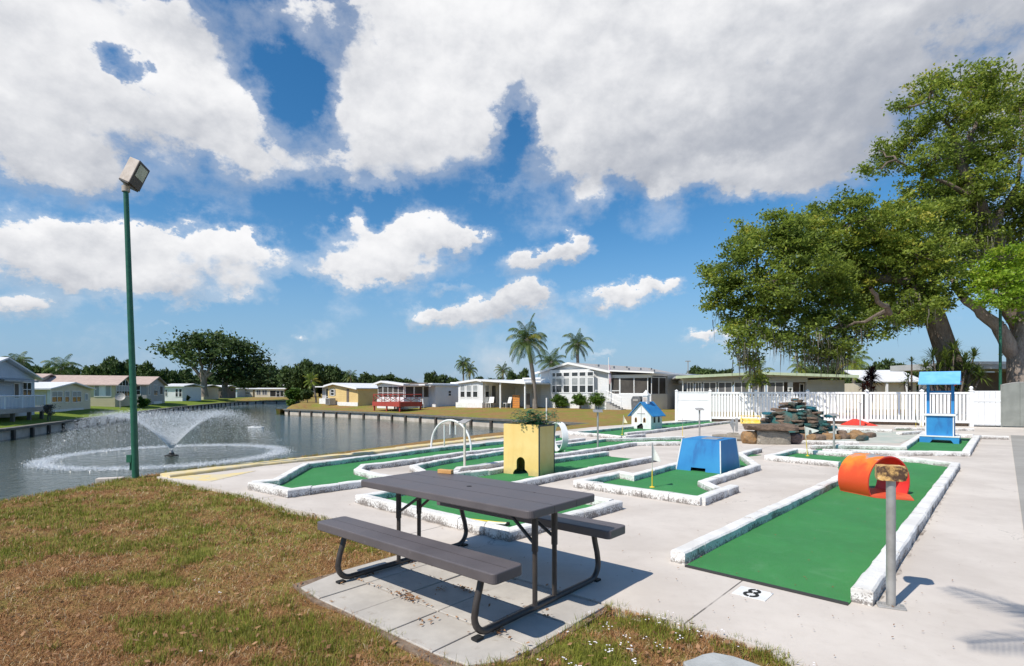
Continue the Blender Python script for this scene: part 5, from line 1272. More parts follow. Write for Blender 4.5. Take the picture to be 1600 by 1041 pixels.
# --- left bank houses (their gables face the water)
LA = math.degrees(math.atan2(.37, .93))
def left_house(label, C, w, L, zp, ze, wallm, roofm, zb=-.7, ov=.35):
    e1 = Vector((math.cos(R(LA)), math.sin(R(LA)), 0)); e2 = Vector((-e1.y, e1.x, 0)); A = Vector((C[0], C[1], 0))-e2*w-e1*L
    h = House(label, (A.x, A.y), LA); h.gable(wallm, roofm, 0, w/2, w, 0, L, ze, zp, ze, axis='x', ov=ov, zb=zb); h.L, h.w = L, w; return h
h = left_house('pale blue gabled house with a raised railed deck at the left edge', (-33.35, 38.0), 9.0, 11, 3.5, 2.37, 'w_blue', 'r_white')
h.wr(h.L, 35, 48, 598.5, 619, cols=2, blind=False); h.wr(h.L, 21.5, 28.5, 600, 622, rows=1, gm='w_dark', name='door')
q = MB(); tA, tB = h.T(0, h.L)-1.5, h.T(37, h.L)
q.add([(h.L+.02, tA, h.Zr(20, 591, h.L)), (h.L+.02, tB, h.Zr(20, 591, h.L)), (h.L+.8, tB, h.Zr(20, 594.5, h.L)), (h.L+.8, tA, h.Zr(20, 594.5, h.L)), (h.L+.8, tB, h.Zr(20, 597, h.L)), (h.L+.8, tA, h.Zr(20, 597, h.L))], [(0,1,2,3),(3,2,4,5)]); q.build('awning', M['blind'], h.o)
dz = h.Zr(40, 637.5, h.L+1.5); yl_ = h.T(70, h.L+1.4)
t = thing('timber_deck', 'raised grey timber deck with a white railing in front of the blue house', 'deck', h.A+h.e1*h.L, R(LA))
q = MB(); q.box(.05, 1.5, -1, yl_+.05, dz-.28, dz); q.build('platform', M['steel'], t)
for y in (.2, yl_*.35, yl_*.68, yl_-.3): q = MB(); q.box(1.25, 1.42, y-.1, y+.1, -.9, dz-.282); q.build('post', M['seacap'], t)
q = MB()
for i in range(int((yl_+1)/.165)): q.tube([(1.4, -1+i*.165, dz), (1.4, -1+i*.165, dz+.72)], .016, 4)
for i in range(8): q.tube([(.1+i*.18, yl_, dz), (.1+i*.18, yl_, dz+.72)], .016, 4)
q.tube([(1.4, -1, dz+.74), (1.4, yl_, dz+.74), (.1, yl_, dz+.74)], .035, 4)
for y in (-.9, 1.2, 3.4, 5.0, yl_): q.tube([(1.4, y, dz), (1.4, y, dz+.80)], .05, 4)
q.build('railing', M['vinyl'], t)
h = left_house('cream house with paired sash windows and a white pillar beside the blue house', (-38.75, 50.0), 9.4, 10, 2.15, 1.64, 'w_cream', 'r_white')
for x0, x1, c in ((80.5, 96.5, 2), (101, 107.5, 1), (112.5, 126, 2)): h.wr(h.L, x0, x1, 612, 628, cols=c, blind=True)
h.wr(h.L, 133, 136.5, 616, 625, rows=1, gm='blind'); q = MB(); q.box(h.L+.01, h.L+.05, h.T(80, h.L), h.T(130, h.L), -.5, .05); q.build('skirting', M['white'], h.o)
q = MB(); q.box(h.L+.02, h.L+.22, h.T(74, h.L)-.1, h.T(74, h.L)+.1, -.6, 1.6); q.build('pillar', M['vinyl'], h.o)
h = left_house('long beige house with a pinkish roof and a glazed gable', (-43.9, 63.2), 7.2, 15, 3.1, 2.15, 'w_beige', 'r_pink')
h.wf(148, 155, 602.5, 619, rows=1, gm='blind'); h.wf(157, 164.5, 602.5, 619, rows=1, gm='vinyl', fm='vinyl'); h.wf(166, 173, 602.5, 619, rows=1, gm='blind')
h.wr(h.L, 181.5, 202, 603.5, 619, cols=5, blind=True)
tm = h.w/2; q = MB(); q.extrude([(tm-2.2, 2.15), (tm+2.2, 2.15), (tm, 2.85)], 'x', h.L+.005, h.L+.02); tw_ = q.build('gable_window', M['glass'], h.o, recalc=True)
q = MB()
for u in (-1.1, 0, 1.1): q.box(h.L+.0205, h.L+.05, tm+u-.06, tm+u+.06, 2.151, 2.85-abs(u)*.32)
q.build('mullion', M['vinyl'], tw_)
h = left_house('house behind the cream one showing mainly its pinkish roof', (-49.5, 60.0), 8, 12, 3.2, 2.4, 'w_cream', 'r_pink')
h = left_house('grey house with a pinkish roof and narrow white windows', (-48.0, 75.2), 9.9, 12, 3.3, 2.3, 'w_grey', 'r_pink')
h.wr(h.L, 231.5, 234.5, 602, 617, rows=1, gm='blind'); h.wr(h.L, 240.5, 246, 602, 618, cols=2, blind=True); q = MB(); q.box(h.L+.01, h.L+.06, h.w*.35, h.w*.8, -.6, .2); q.build('skirting', M['white'], h.o)
h.wf(213, 219, 603, 617, rows=2); h.wr(h.L, 249.5, 254, 604, 616, rows=1, gm='screen', name='porch_screen')
def plain_house(label, x0, x1, yt, yb, Z, wallm, roofm, wins=(), pitch=.4, ang=8, z=None):
    a = P(x0, HOR, Z); h = House(label, (a.x, a.y), ang); u = h.S(x1); zt = h.Zf((x0+x1)/2, yt); zb = h.Zf((x0+x1)/2, yb)-.5
    q = MB(); q.box(0, u, 0, 7, zb, zt-.25); q.build('wall', M[wallm], h.o)
    q = MB(); q.extrude([(-.4, zt-.23), (3.5, zt-.23+pitch), (7.4, zt-.23), (7.4, zt-.1), (3.5, zt-.1+pitch), (-.4, zt-.1)], 'x', -.4, u+.4); q.build('roof', M[roofm], h.o, recalc=True)
    for w in wins: h.wf(*w[:4], **(w[4] if len(w) > 4 else {}))
    return h
plain_house('white boxy house with a grey bay left of the great oaks', 256, 285, 602, 628, 86, 'w_white', 'r_white', [(258.5, 261, 609, 619), (274.5, 278, 608, 620), (280, 284, 608, 620)])
plain_house('pale beige house with a screen door half behind the left oak', 287.5, 318, 603.5, 625, 100, 'w_cream', 'r_white', [(306, 311, 607, 621, dict(gm='screen'))])
plain_house('dark carport house between the two great oaks', 325, 350, 604, 622, 118, 'w_dark', 'r_white')
plain_house('tiny pale blue shed right of the great oaks', 360, 370.5, 606.5, 621, 140, 'w_blue', 'fascia', [(364, 367, 611, 617)], .1)
plain_house('small pinkish cream house with dark wall signs in the distance', 372, 395, 607, 621, 146, 'w_cream', 'r_white', [(376, 380, 612, 613.5, dict(rows=1, gm='black')), (382, 390, 613.5, 615, dict(rows=1, gm='black'))], .2)
plain_house('distant pale house with dark screened porch across the lake', 398, 444, 607, 621, 146, 'w_cream', 'fascia', [(401, 407, 610, 617, dict(cols=2, rows=1, gm='screen_grey')), (410, 417, 610, 617, dict(cols=2, rows=1, gm='screen_grey')), (422, 431, 610.5, 619.5, dict(rows=1, gm='black')), (432, 437, 611, 620, dict(rows=2)), (438, 443, 611, 619.5, dict(rows=1, gm='black'))], .25)
plain_house('far house with a pale grey roof rising behind the distant porch house', 434, 470, 607, 622, 165, 'w_white', 'r_shingle', (), 1.4)
# satellite dish by the beige house, lawn sphere on the deck side
g = P(188, 635, 55); t = thing('satellite_dish', 'grey satellite dish on a short post by the glazed gable', 'satellite dish', (g.x, g.y, -.2))
q = MB(); q.tube([(0, 0, -.2), (0, 0, 1.05)], .05, 8); q.build('post', M['steel'], t); q = MB(); q.lathe([(0, -.1), (.25, -.06), (.42, .04), (.44, .05), (.25, -.03), (0, -.07)], (0, 0, 0), 16); o = q.build('dish', M['steel'], t); o.location = (.05, -.1, 1.15); o.rotation_euler = (R(68), 0, R(30))
g = P(1075, 612, 75); t = thing('far_light_mast', 'thin far mast with a crossbar above the green edged house', 'mast', (g.x, g.y, 0)); q = MB(); q.tube([(0, 0, -.3), (0, 0, 5.6)], .06, 6); q.build('pole', M['steel'], t); q = MB(); q.box(-.35, .35, -.1, .1, 5.6, 5.72); q.build('crossbar', M['steel'], t)
# ------------------------------------------------------------------ leaves and trees
def leaf_quads(C, size, upb=.35, flat=.55, asp=.55):
    n = len(C); nrm = RNG.normal(size=(n, 3)); nrm[:, 2] = np.abs(nrm[:, 2])+upb; nrm /= np.linalg.norm(nrm, axis=1)[:, None]
    u = np.cross(nrm, RNG.normal(size=(n, 3))); u /= np.linalg.norm(u, axis=1)[:, None]; v = np.cross(nrm, u)
    s = (size if hasattr(size, '__len__') else np.full(n, size))*RNG.uniform(.65, 1.25, n); u = u*s[:, None]; v = v*(s*asp)[:, None]; d = nrm*(s*.18)[:, None]
    return np.stack([C-u, C+v*.9-d, C+u, C-v*.9-d], 1).reshape(-1, 3)
def clumps_in(blobs, dens, shell=.5, squash=.8):
    out = []; ids = []
    for i, b in enumerate(blobs):
        c, r = np.array(b[0]), b[1]; n = max(4, int(dens*r*r))
        d = RNG.normal(size=(n, 3)); d /= np.linalg.norm(d, axis=1)[:, None]; rr = r*RNG.uniform(0, 1, n)**shell
        p = c+d*rr[:, None]*np.array([1, 1, squash]); out.append(p); ids += [i]*n
    return np.concatenate(out), np.array(ids)
def crown(name, blobs, m, parent, dens=14, per=40, cr=.42, leaf=.12, tintfn=None, squash=.8, shell=.42):
    CC, ids = clumps_in(blobs, dens, shell, squash); n = len(CC)
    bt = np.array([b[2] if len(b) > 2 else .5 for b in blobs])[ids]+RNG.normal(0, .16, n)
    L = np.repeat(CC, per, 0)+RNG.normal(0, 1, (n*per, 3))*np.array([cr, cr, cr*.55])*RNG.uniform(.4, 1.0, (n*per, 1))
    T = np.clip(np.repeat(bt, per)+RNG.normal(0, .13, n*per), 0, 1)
    return fast_mesh(name, leaf_quads(L, leaf), 4, m, parent, T), CC
def limb(mb, p0, p1, r0, r1, n=6, wob=.12, sag=0., k=8):
    p0, p1 = Vector(p0), Vector(p1); L = (p1-p0).length; path = []; rr = []
    for i in range(n+1):
        f = i/n; p = p0.lerp(p1, f); w = math.sin(f*math.pi)*wob*L
        o = Vector((random.uniform(-1, 1), random.uniform(-1, 1), random.uniform(-1, 1)))*w*.35; o.z -= sag*math.sin(f*math.pi)*L
        path.append(p+o if 0 < i < n else p); rr.append(r0+(r1-r0)*f)
    mb.tube(path, rr, k, caps=False); return path
def make_bark(name, c1, c2):
    t = NT(name); n = t.noise(5, 6, .7, vec=t.scaled((1, 1, .35))); n2 = t.noise(22, 4, .6, vec=t.scaled((1, 1, .3)))
    c = t.mix(t.ramp(n, .3, .7), c1, c2); c = t.mix(t.math('MULTIPLY', t.ramp(n2, .5, .7), .5), c, (c1[0]*.5, c1[1]*.5, c1[2]*.5)); t.col(c); t.rough(.95); t.spec(.1)
    t.bump(t.math('ADD', n, n2), .9, .05); return t.m
M['bark'] = make_bark('oak_bark', (.13, .10, .08), (.22, .18, .15)); M['bark_pale'] = make_bark('pale_oak_bark', (.24, .19, .16), (.34, .29, .25)); M['palmbark'] = make_bark('palm_bark', (.20, .17, .15), (.30, .27, .24))
M['oakleaf'] = leafmat('oak_leaves', (.075, .12, .025), (.36, .45, .07), .5, .45, (.46, .44, .07))
M['freshleaf'] = leafmat('fresh_leaves', (.13, .24, .02), (.36, .52, .05), .5, .45, (.38, .46, .05))
M['farleaf'] = leafmat('far_oak_leaves', (.026, .052, .020), (.115, .175, .046), .3, .6)
M['bushleaf'] = leafmat('bush_leaves', (.03, .075, .012), (.13, .23, .03), .3, .45)
M['palmleaf'] = leafmat('palm_leaves', (.045, .085, .022), (.13, .19, .045), .3, .4, (.30, .26, .05))
M['palmbright'] = leafmat('yellow_green_palm_leaves', (.10, .16, .02), (.26, .32, .04), .35, .4, (.40, .22, .04))
M['moss'] = leafmat('spanish_moss', (.13, .12, .10), (.26, .24, .205), .3, .9)
M['dracena'] = leafmat('spiky_leaves', (.04, .075, .018), (.17, .22, .035), .3, .4)
M['purple'] = leafmat('purple_leaves', (.018, .006, .010), (.05, .012, .018), .2, .4); M['redleaf'] = leafmat('red_leaves', (.10, .018, .012), (.30, .06, .025), .3, .4)

def big_tree(label, trunk, limbs, blobs, leafm, bark, dens, per, cr, leaf, moss=0, twigs=True):
    o0 = trunk[0][0]; root = thing('oak_tree', label, 'tree', (o0.x, o0.y, 0)); off = Vector((o0.x, o0.y, 0))
    mb = MB(); nodes = []
    tp = [p-off for p, r in trunk]; mb.tube(tp, [r for p, r in trunk], 14, caps=False); nodes += tp[len(tp)//2:]
    for a, b, r0, r1 in limbs:
        pth_ = limb(mb, a-off, b-off, r0, r1, 7, .10, 0, 10); nodes += pth_[1:]
    bl = [((c-off), r, t_) for c, r, t_ in blobs]
    cr_o, CC = crown('crown', [(tuple(c), r, t_) for c, r, t_ in bl], leafm, root, dens, per, cr, leaf)
    if twigs:
        # branches to the middle of every leaf mass, twigs to its clumps
        bn = []
        for c, r, t_ in bl:
            nd = min(nodes, key=lambda q: (q-c).length); pth_ = limb(mb, nd, c, .085 if r > 1 else .06, .03, 5, .14, .02, 6); bn += pth_[2:]
        sel = RNG.choice(len(CC), min(len(CC), 420), replace=False)
        for i in sel:
            c = Vector(CC[i]); nd = min(bn, key=lambda q: (q-c).length)
            if (nd-c).length > .25: limb(mb, nd, c, .024, .010, 3, .15, 0, 4)
    mb.build('trunk', bark, root, smooth=True)
    if moss:
        V = []; T = []; low = CC[np.argsort(CC[:, 2]+RNG.normal(0, 1.1, len(CC)))][:moss]
        for c in low:
            for s in range(RNG.integers(4, 11)):
                p = Vector(c)+Vector((RNG.normal(0, .22), RNG.normal(0, .22), RNG.uniform(-.2, .1))); ln = RNG.uniform(.25, 1.15); w = RNG.uniform(.012, .034); a = RNG.uniform(0, 3.14); u = Vector((math.cos(a), math.sin(a), 0)); px_ = p; tn = RNG.uniform()
                for k in range(4):
                    f0, f1 = 1-k/4, 1-(k+1)/4; q = px_+Vector((RNG.normal(0, .025), RNG.normal(0, .025), -ln/4)); V += [px_-u*w*f0, px_+u*w*f0, q+u*w*(f1+.08), q-u*w*(f1+.08)]; T.append(tn); px_ = q
        fast_mesh('hanging_moss', np.array([tuple(v) for v in V]), 4, M['moss'], root, T)
    return root
def B(x, y, rpx, Z, tint): return (P(x, y, Z), rpx*Z/FPX, tint)
# oak leaning over the course
Zo = 25.5
def zz(): return random.uniform(24.0, 29)
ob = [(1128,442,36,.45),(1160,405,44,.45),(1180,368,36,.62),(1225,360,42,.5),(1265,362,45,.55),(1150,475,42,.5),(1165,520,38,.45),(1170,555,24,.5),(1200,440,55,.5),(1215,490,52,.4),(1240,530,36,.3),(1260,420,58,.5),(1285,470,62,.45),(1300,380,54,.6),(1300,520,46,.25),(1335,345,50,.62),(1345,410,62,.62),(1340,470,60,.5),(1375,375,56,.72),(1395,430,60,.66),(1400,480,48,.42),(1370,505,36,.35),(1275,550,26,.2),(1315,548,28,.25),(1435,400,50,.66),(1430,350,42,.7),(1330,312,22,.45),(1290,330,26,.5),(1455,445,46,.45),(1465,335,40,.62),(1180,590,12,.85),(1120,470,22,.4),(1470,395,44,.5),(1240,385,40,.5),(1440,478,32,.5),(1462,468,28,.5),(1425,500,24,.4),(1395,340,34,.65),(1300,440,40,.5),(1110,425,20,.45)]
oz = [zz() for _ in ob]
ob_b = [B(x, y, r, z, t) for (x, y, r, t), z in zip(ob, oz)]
trk = [(P(1500, 645, Zo), .62), (P(1497, 600, Zo), .52), (P(1478, 548, Zo), .46), (P(1462, 500, Zo), .43), (P(1450, 470, Zo), .40), (P(1425, 440, 25), .34)]
j = P(1425, 440, 25); j2 = P(1450, 470, Zo)
lm = [(j, P(1330, 425, 27), .26, .15), (P(1330, 425, 27), P(1240, 432, 27.2), .15, .09), (P(1240, 432, 27.2), P(1140, 445, 27.2), .09, .04), (j2, P(1390, 490, 27.2), .18, .10), (P(1390, 490, 27.2), P(1280, 520, 27), .14, .07), (j, P(1390, 370, 27), .22, .12), (P(1390, 370, 27), P(1330, 340, 27), .12, .06), (P(1330, 425, 27), P(1280, 365, 27), .14, .07), (j2, P(1470, 400, 26), .2, .1), (P(1240, 432, 27.2), P(1180, 510, 27.2), .09, .04), (P(1390,490,23), P(1360,450,21), .12, .06)]
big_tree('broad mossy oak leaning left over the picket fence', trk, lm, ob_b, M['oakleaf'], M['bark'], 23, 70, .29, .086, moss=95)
# tall oak behind it
Zt = 28
tb_ = [(1480,180,46,.62),(1445,150,34,.7),(1500,130,40,.72),(1545,135,44,.72),(1590,155,46,.7),(1425,222,40,.6),(1385,258,28,.5),(1370,235,16,.5),(1460,250,44,.5),(1520,205,48,.6),(1575,230,50,.6),(1435,300,32,.45),(1490,310,40,.45),(1545,290,46,.5),(1590,310,46,.5),(1400,170,18,.6),(1455,125,20,.7),(1590,370,34,.45),(1640,210,60,.6),(1650,310,60,.5),(1500,365,36,.5),(1640,150,40,.6),(1360,265,10,.5),(1520,165,30,.6),(1455,300,40,.5),(1480,345,36,.55),(1510,330,36,.6),(1530,380,34,.55),(1495,400,34,.5),(1550,340,30,.6),(1440,335,28,.6),(1520,265,36,.6),(1480,250,34,.6),(1590,350,40,.5)]
tbb = [B(x, y, r, random.uniform(26, 31), t) for x, y, r, t in tb_]
trk = [(P(1612, 640, Zt), .6), (P(1600, 520, Zt), .5), (P(1565, 410, Zt), .42), (P(1545, 360, Zt), .38), (P(1525, 310, Zt), .30), (P(1503, 260, Zt), .22), (P(1492, 210, Zt), .14)]
j = P(1545, 360, Zt)
lm = [(j, P(1590, 290, 28.5), .22, .1), (P(1525, 310, Zt), P(1460, 280, 27.5), .16, .07), (P(1503, 260, Zt), P(1530, 180, 28.5), .16, .07), (P(1492, 210, Zt), P(1450, 160, 28), .10, .05), (P(1565, 410, Zt), P(1480, 350, 28), .16, .08), (P(1590, 290, 28.5), P(1600, 200, 29), .1, .05), (P(1460, 280, 27.5), P(1400, 250, 27), .07, .035), (P(1530, 180, 28.5), P(1560, 140, 28.5), .07, .04), (P(1600, 520, Zt), P(1500, 400, 27), .2, .1)]
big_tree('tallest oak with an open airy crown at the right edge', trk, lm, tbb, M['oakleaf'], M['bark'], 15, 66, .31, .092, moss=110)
# near fresh green tree
Zn = 24.6
nb_ = [(1530,430,28,.6),(1565,440,36,.62),(1600,425,40,.65),(1590,470,26,.5),(1548,468,20,.5),(1640,440,50,.6),(1612,395,26,.7),(1520,450,16,.6),(1575,405,24,.75),(1640,490,40,.5)]
nbb = [B(x, y, r, random.uniform(22.0, 25.0), t) for x, y, r, t in nb_]
trk = [(P(1606, 670, Zn), .60), (P(1594, 600, Zn), .46), (P(1592, 560, Zn), .43), (P(1598, 530, Zn), .36), (P(1604, 470, Zn), .26), (P(1610, 420, Zn), .12)]
lm = [(P(1594, 570, Zn), P(1560, 510, Zn), .34, .27), (P(1560, 510, Zn), P(1505, 465, Zn+.4), .27, .17), (P(1505, 465, Zn+.4), P(1480, 425, Zn+1.5), .17, .10), (P(1604, 470, Zn), P(1560, 435, 24), .12, .05)]
big_tree('young fresh green tree with a thick pale forked trunk behind the metal gate', trk, lm, nbb, M['freshleaf'], M['bark_pale'], 32, 60, .28, .082)
# the two great oaks across the lake
def far_oak(label, tx, yb, Z, blobs, branches):
    bb = [B(x, y, r, Z+random.uniform(-4, 4), t) for x, y, r, t in blobs]
    trk = [(P(tx, yb+2, Z), .85), (P(tx, yb-12, Z), .55), (P(tx+1, yb-26, Z), .5), (P(tx, yb-40, Z), .4)]
    lm = [(P(tx, yb-24, Z), P(x, y, Z), .34, .14) for x, y in branches]
    big_tree(label, trk, lm, bb, M['farleaf'], M['bark_pale'], 1.5, 60, 1.3, .38)
far_oak('left of the two great dark oaks across the lake', 318, 618, 98, [(262,546,15,.55),(280,540,12,.6),(300,540,20,.6),(315,530,17,.65),(330,535,18,.6),(300,560,16,.4),(325,555,22,.4),(340,545,16,.5),(285,553,14,.5),(345,570,16,.3),(335,528,9,.6)], [(290,560),(335,560),(310,545),(340,575)])
far_oak('right of the two great dark oaks across the lake', 351, 620, 104, [(345,540,17,.5),(362,545,18,.5),(375,550,18,.45),(360,565,22,.35),(385,562,20,.35),(345,585,12,.3),(375,582,22,.2),(398,575,18,.25),(405,560,12,.35),(395,595,14,.15),(412,582,12,.3),(370,535,8,.5),(388,545,10,.5)], [(340,575),(365,570),(385,585),(375,560)])

# treeline: a few kinds, copied
def tree_kind(seed, tall=1.0, n=7):
    rr = np.random.default_rng(seed); bl = []
    for i in range(n):
        a = rr.uniform(0, 6.28); d = rr.uniform(.1, .62); bl.append(((d*math.cos(a), d*math.sin(a), .80*tall+rr.uniform(-.22, .30)), rr.uniform(.32, .5), rr.uniform(.2, .75)))
    bl.append(((0, 0, .9*tall), .55, .45))
    return bl
PROTO = []
for k in range(6):
    root = thing('tree', 'x', 'tree'); crown('crown', tree_kind(40+k, [1, 1.15, .9, 1.05, .95, 1.1][k], 7+k % 3), M['farleaf'], root, 190, 26, .10, .085)
    q = MB(); q.tube([(0, 0, -.25), (.02, 0, .3), (0, .03, .75)], [.07, .05, .03], 7, caps=False); q.build('trunk', M['bark'], root); PROTO.append(root)
used = set()
def far_tree(x, ytop, Z, wpx, label, group, yb=616):
    k = random.randrange(6); src = PROTO[k]
    o = src if k not in used else copy_tree(src); used.add(k)
    g = P(x, HOR, Z); r = wpx*Z/FPX/1.75; zt = H-(ytop-HOR)*Z/FPX
    hh = [1.55, 1.7, 1.45, 1.6, 1.5, 1.65][k]
    o.location = (g.x, g.y, -.2); o.scale = (r, r, (zt+.2)/hh*1.22); o.rotation_euler = (0, 0, random.uniform(0, 6.28)); tag(o, label, 'tree', group); return o
segs = [('dark green tree in the wooded line behind the left bank houses', 'trees behind the left bank houses', [(-15,572,110,46),(18,573,120,44),(45,572,112,40),(70,576,125,36),(112,577,130,36),(135,578,118,34),(158,572,115,32),(182,568,112,36),(206,572,120,34),(228,571,112,32),(248,580,130,34),(268,582,140,36),(170,580,150,50),(90,582,150,60),(210,584,160,60),(30,584,150,60)]),
        ('dark tree in the wood at the far end of the lake behind the great oaks', 'trees at the far end of the lake', [(290,580,170,36),(318,584,175,36),(340,588,170,34),(372,580,175,40),(400,574,168,40),(420,574,172,34),(436,580,175,30),(385,592,160,40),(350,595,165,40),(418,592,165,44),(300,594,165,50)]),
        ('dense dark tree in the wood behind the yellow house', 'trees behind the yellow house', [(452,576,150,32),(472,571,145,34),(492,570,142,36),(512,576,150,34),(530,582,150,30),(500,588,160,60),(460,592,150,44)]),
        ('low dark tree beyond the roofs of the middle houses', 'trees beyond the middle houses', [(548,590,150,26),(575,586,150,32),(600,588,150,34),(622,592,150,28),(640,594,170,24),(672,584,140,24),(690,588,140,26),(710,592,140,22),(748,591,140,26),(768,594,150,24),(800,584,130,20),(817,583,130,20),(780,594,150,30)]),
        ('small dark tree beyond the green edged house', 'trees beyond the green edged house', [(1090,577,120,40),(1112,581,120,40),(1132,580,115,40),(1300,572,90,40),(1275,580,95,40),(1330,578,95,44),(1365,575,100,36),(1392,571,110,40),(1415,574,110,36),(1255,584,95,44),(1440,578,110,40)])]
for lab, grp, lst in segs:
    for x, y, Z, w in lst: far_tree(x, y, Z, w, lab, grp)

# palms
def palm(label, base, topz, crown_r, m, lean=(0, 0), nfr=22, trunk_r=.16, droop=1.0, group=None, seed=0, leafw=.02, nl=20, boot=True):
    rg = random.Random(seed); root = thing('palm_tree', label, 'palm tree', base, 0, group); hgt = topz-base[2]
    tp = Vector((lean[0], lean[1], hgt)); q = MB(); path = [Vector((lean[0]*f*f, lean[1]*f*f, hgt*f)) for f in (0, .15, .35, .55, .75, .9, 1)]
    q.tube(path, [trunk_r*1.35, trunk_r*1.05, trunk_r, trunk_r*.95, trunk_r*.9, trunk_r*.95, trunk_r*1.1], 10, caps=False); q.build('trunk', M['palmbark'], root, smooth=True)
    if boot: q = MB(); q.lathe([(.0, -.35), (trunk_r*1.5, -.2), (trunk_r*1.8, .1), (trunk_r*.8, .4), (0, .5)], tp, 10); q.build('crown_shaft', M['palmbark'], root, smooth=True)
    V = []; T = []
    for k in range(nfr):
        a = 2*math.pi*(k*.381966+rg.random()*.05); elv = R(80-115*(k/nfr)**1.1+rg.uniform(-8, 8)); ln = crown_r*rg.uniform(.9, 1.15)*1.15; d = Vector((math.cos(a)*math.cos(elv), math.sin(a)*math.cos(elv), math.sin(elv))); p = tp+Vector((0, 0, .15)); tn = rg.uniform(.1, .95); prev = p
        step = ln/nl
        for s in range(nl):
            f = s/nl; d = (d+Vector((0, 0, -.085*droop*(.4+f*1.6)))).normalized(); q_ = p+d*step; sd = d.cross(Vector((0, 0, 1)))
            sd = sd.normalized() if sd.length > .05 else Vector((math.sin(a), -math.cos(a), 0))
            V += [p-sd*.012, p+sd*.012, q_+sd*.010, q_-sd*.010]; T.append(.35)
            if s > 1:
                L_ = crown_r*.34*math.sin(math.pi*min(1, .12+f*.82))**.7
                for sg in (-1, 1):
                    for jj in (0, .5):
                        b_ = p+d*step*jj; dr = (sd*sg*.8+d*.55+Vector((0, 0, -.30*droop-.25*rg.random()))).normalized(); m1 = b_+dr*L_*.55; e_ = b_+(dr+Vector((0, 0, -.35*droop))).normalized()*L_; w = d*leafw*crown_r*.55
                        V += [b_-w*.5, b_+w*.5, m1+w, m1-w]; V += [m1-w, m1+w, e_+w*.12, e_-w*.12]; tt_ = min(1, max(0, tn+rg.gauss(0, .1))); T += [tt_, tt_]
            p = q_
    fast_mesh('fronds', np.array([tuple(v) for v in V]), 4, m, root, T); return root
def pbase(x, Z, z=-.1): v = P(x, HOR, Z); return (v.x, v.y, z)
palm('tall leaning palm standing before the low white and big gabled houses', pbase(836, 49), 1.47+76*49/FPX, 2.15, M['palmleaf'], lean=(-.72, 0), seed=1, nfr=26, trunk_r=.2, droop=1.1)
palm('palm rising behind the roof of the big gabled house', pbase(904, 72), 1.47+72*72/FPX, 2.15, M['palmleaf'], lean=(-.2, 0), seed=2, trunk_r=.22, droop=1.2)
palm('short bushy palm at the left eave of the big gabled house', pbase(862, 66), 1.47+42*66/FPX, 2.0, M['palmleaf'], seed=3, trunk_r=.2)
palm('taller of the two distant palms behind the low white house roof', pbase(724, 100), 1.47+42*100/FPX, 1.8, M['palmleaf'], seed=4, trunk_r=.16, droop=1.4)
palm('lower of the two distant palms behind the low white house roof', pbase(734, 100), 1.47+32*100/FPX, 1.7, M['palmleaf'], seed=5, trunk_r=.15, droop=1.4)
palm('distant palm standing alone above the patio roof', pbase(786, 105), 1.47+31*105/FPX, 1.7, M['palmleaf'], seed=6, trunk_r=.16)
palm('distant palm in the wood behind the yellow house', pbase(548, 130), 1.47+22*130/FPX, 1.9, M['palmleaf'], seed=7)
palm('bright small palm leaning by the yellow house', pbase(494, 74), 1.47+14*74/FPX, 1.25, M['palmbright'], lean=(-.6, 0), seed=8, trunk_r=.1, droop=.7, nfr=16)
palm('palm above the pale blue house roof', pbase(28, 85), 1.47+43*85/FPX, 2.2, M['palmleaf'], seed=9)
palm('wide palm above the pinkish roofs', pbase(96, 90), 1.47+34*90/FPX, 2.6, M['palmleaf'], seed=10)
palm('small bright palm hanging over the fence by the green edged house', pbase(1182, 33), 1.47+22*33/FPX, .95, M['palmbright'], seed=11, trunk_r=.07, nfr=18, boot=False)
palm('yellowish palm with orange fronds behind the green edged roof', pbase(1249, 62), 1.47+36*62/FPX, 1.25, M['palmbright'], seed=12, trunk_r=.16, droop=1.2)
palm('slender yellow green palm left of the purple plant', pbase(1334, 52), 1.47+42*52/FPX, 1.7, M['palmbright'], seed=13, trunk_r=.17, droop=1.3)
palm('tall palm behind the viewpoint whose fronds shade the slab', (.3, -.6, -.1), 4.2, .72, M['palmleaf'], lean=(.5, 1.38), seed=14, trunk_r=.07, nfr=13, droop=.45, leafw=.02, nl=12, boot=False)

# spiky plants behind the well
def spiky(label, name, base, heads, m, ll=.6, n=46):
    root = thing(name, label, 'plant', base); q = MB(); V = []; T = []
    for (x, y, z, s) in heads:
        q.tube([(x*.3, y*.3, 0), (x*.7, y*.7, z*.55), (x, y, z)], [.05, .04, .03], 6, caps=False); tn0 = random.uniform(.25, .8)
        for k in range(n):
            a = random.uniform(0, 6.28); e = R(random.uniform(-30, 85)); d = Vector((math.cos(a)*math.cos(e), math.sin(a)*math.cos(e), math.sin(e))); sd = Vector((-math.sin(a), math.cos(a), 0)); L_ = ll*s*random.uniform(.7, 1.1); p = Vector((x, y, z)); w = .024*s
            m_ = p+d*L_*.55; e_ = p+d*L_+Vector((0, 0, -.22*L_)); V += [p-sd*w*.6, p+sd*w*.6, m_+sd*w, m_-sd*w, m_-sd*w, m_+sd*w, e_+sd*w*.1, e_-sd*w*.1]; t_ = min(1, max(0, tn0+random.gauss(0, .15))); T += [t_, t_]
    q.build('stems', M['bark'], root, smooth=True); fast_mesh('leaves', np.array([tuple(v) for v in V]), 4, m, root, T); return root
def heads(lst, Z, base): return [(P(x, y, Z).x-base[0], random.uniform(-.5, .5), P(x, y, Z).z, s) for x, y, s in lst]
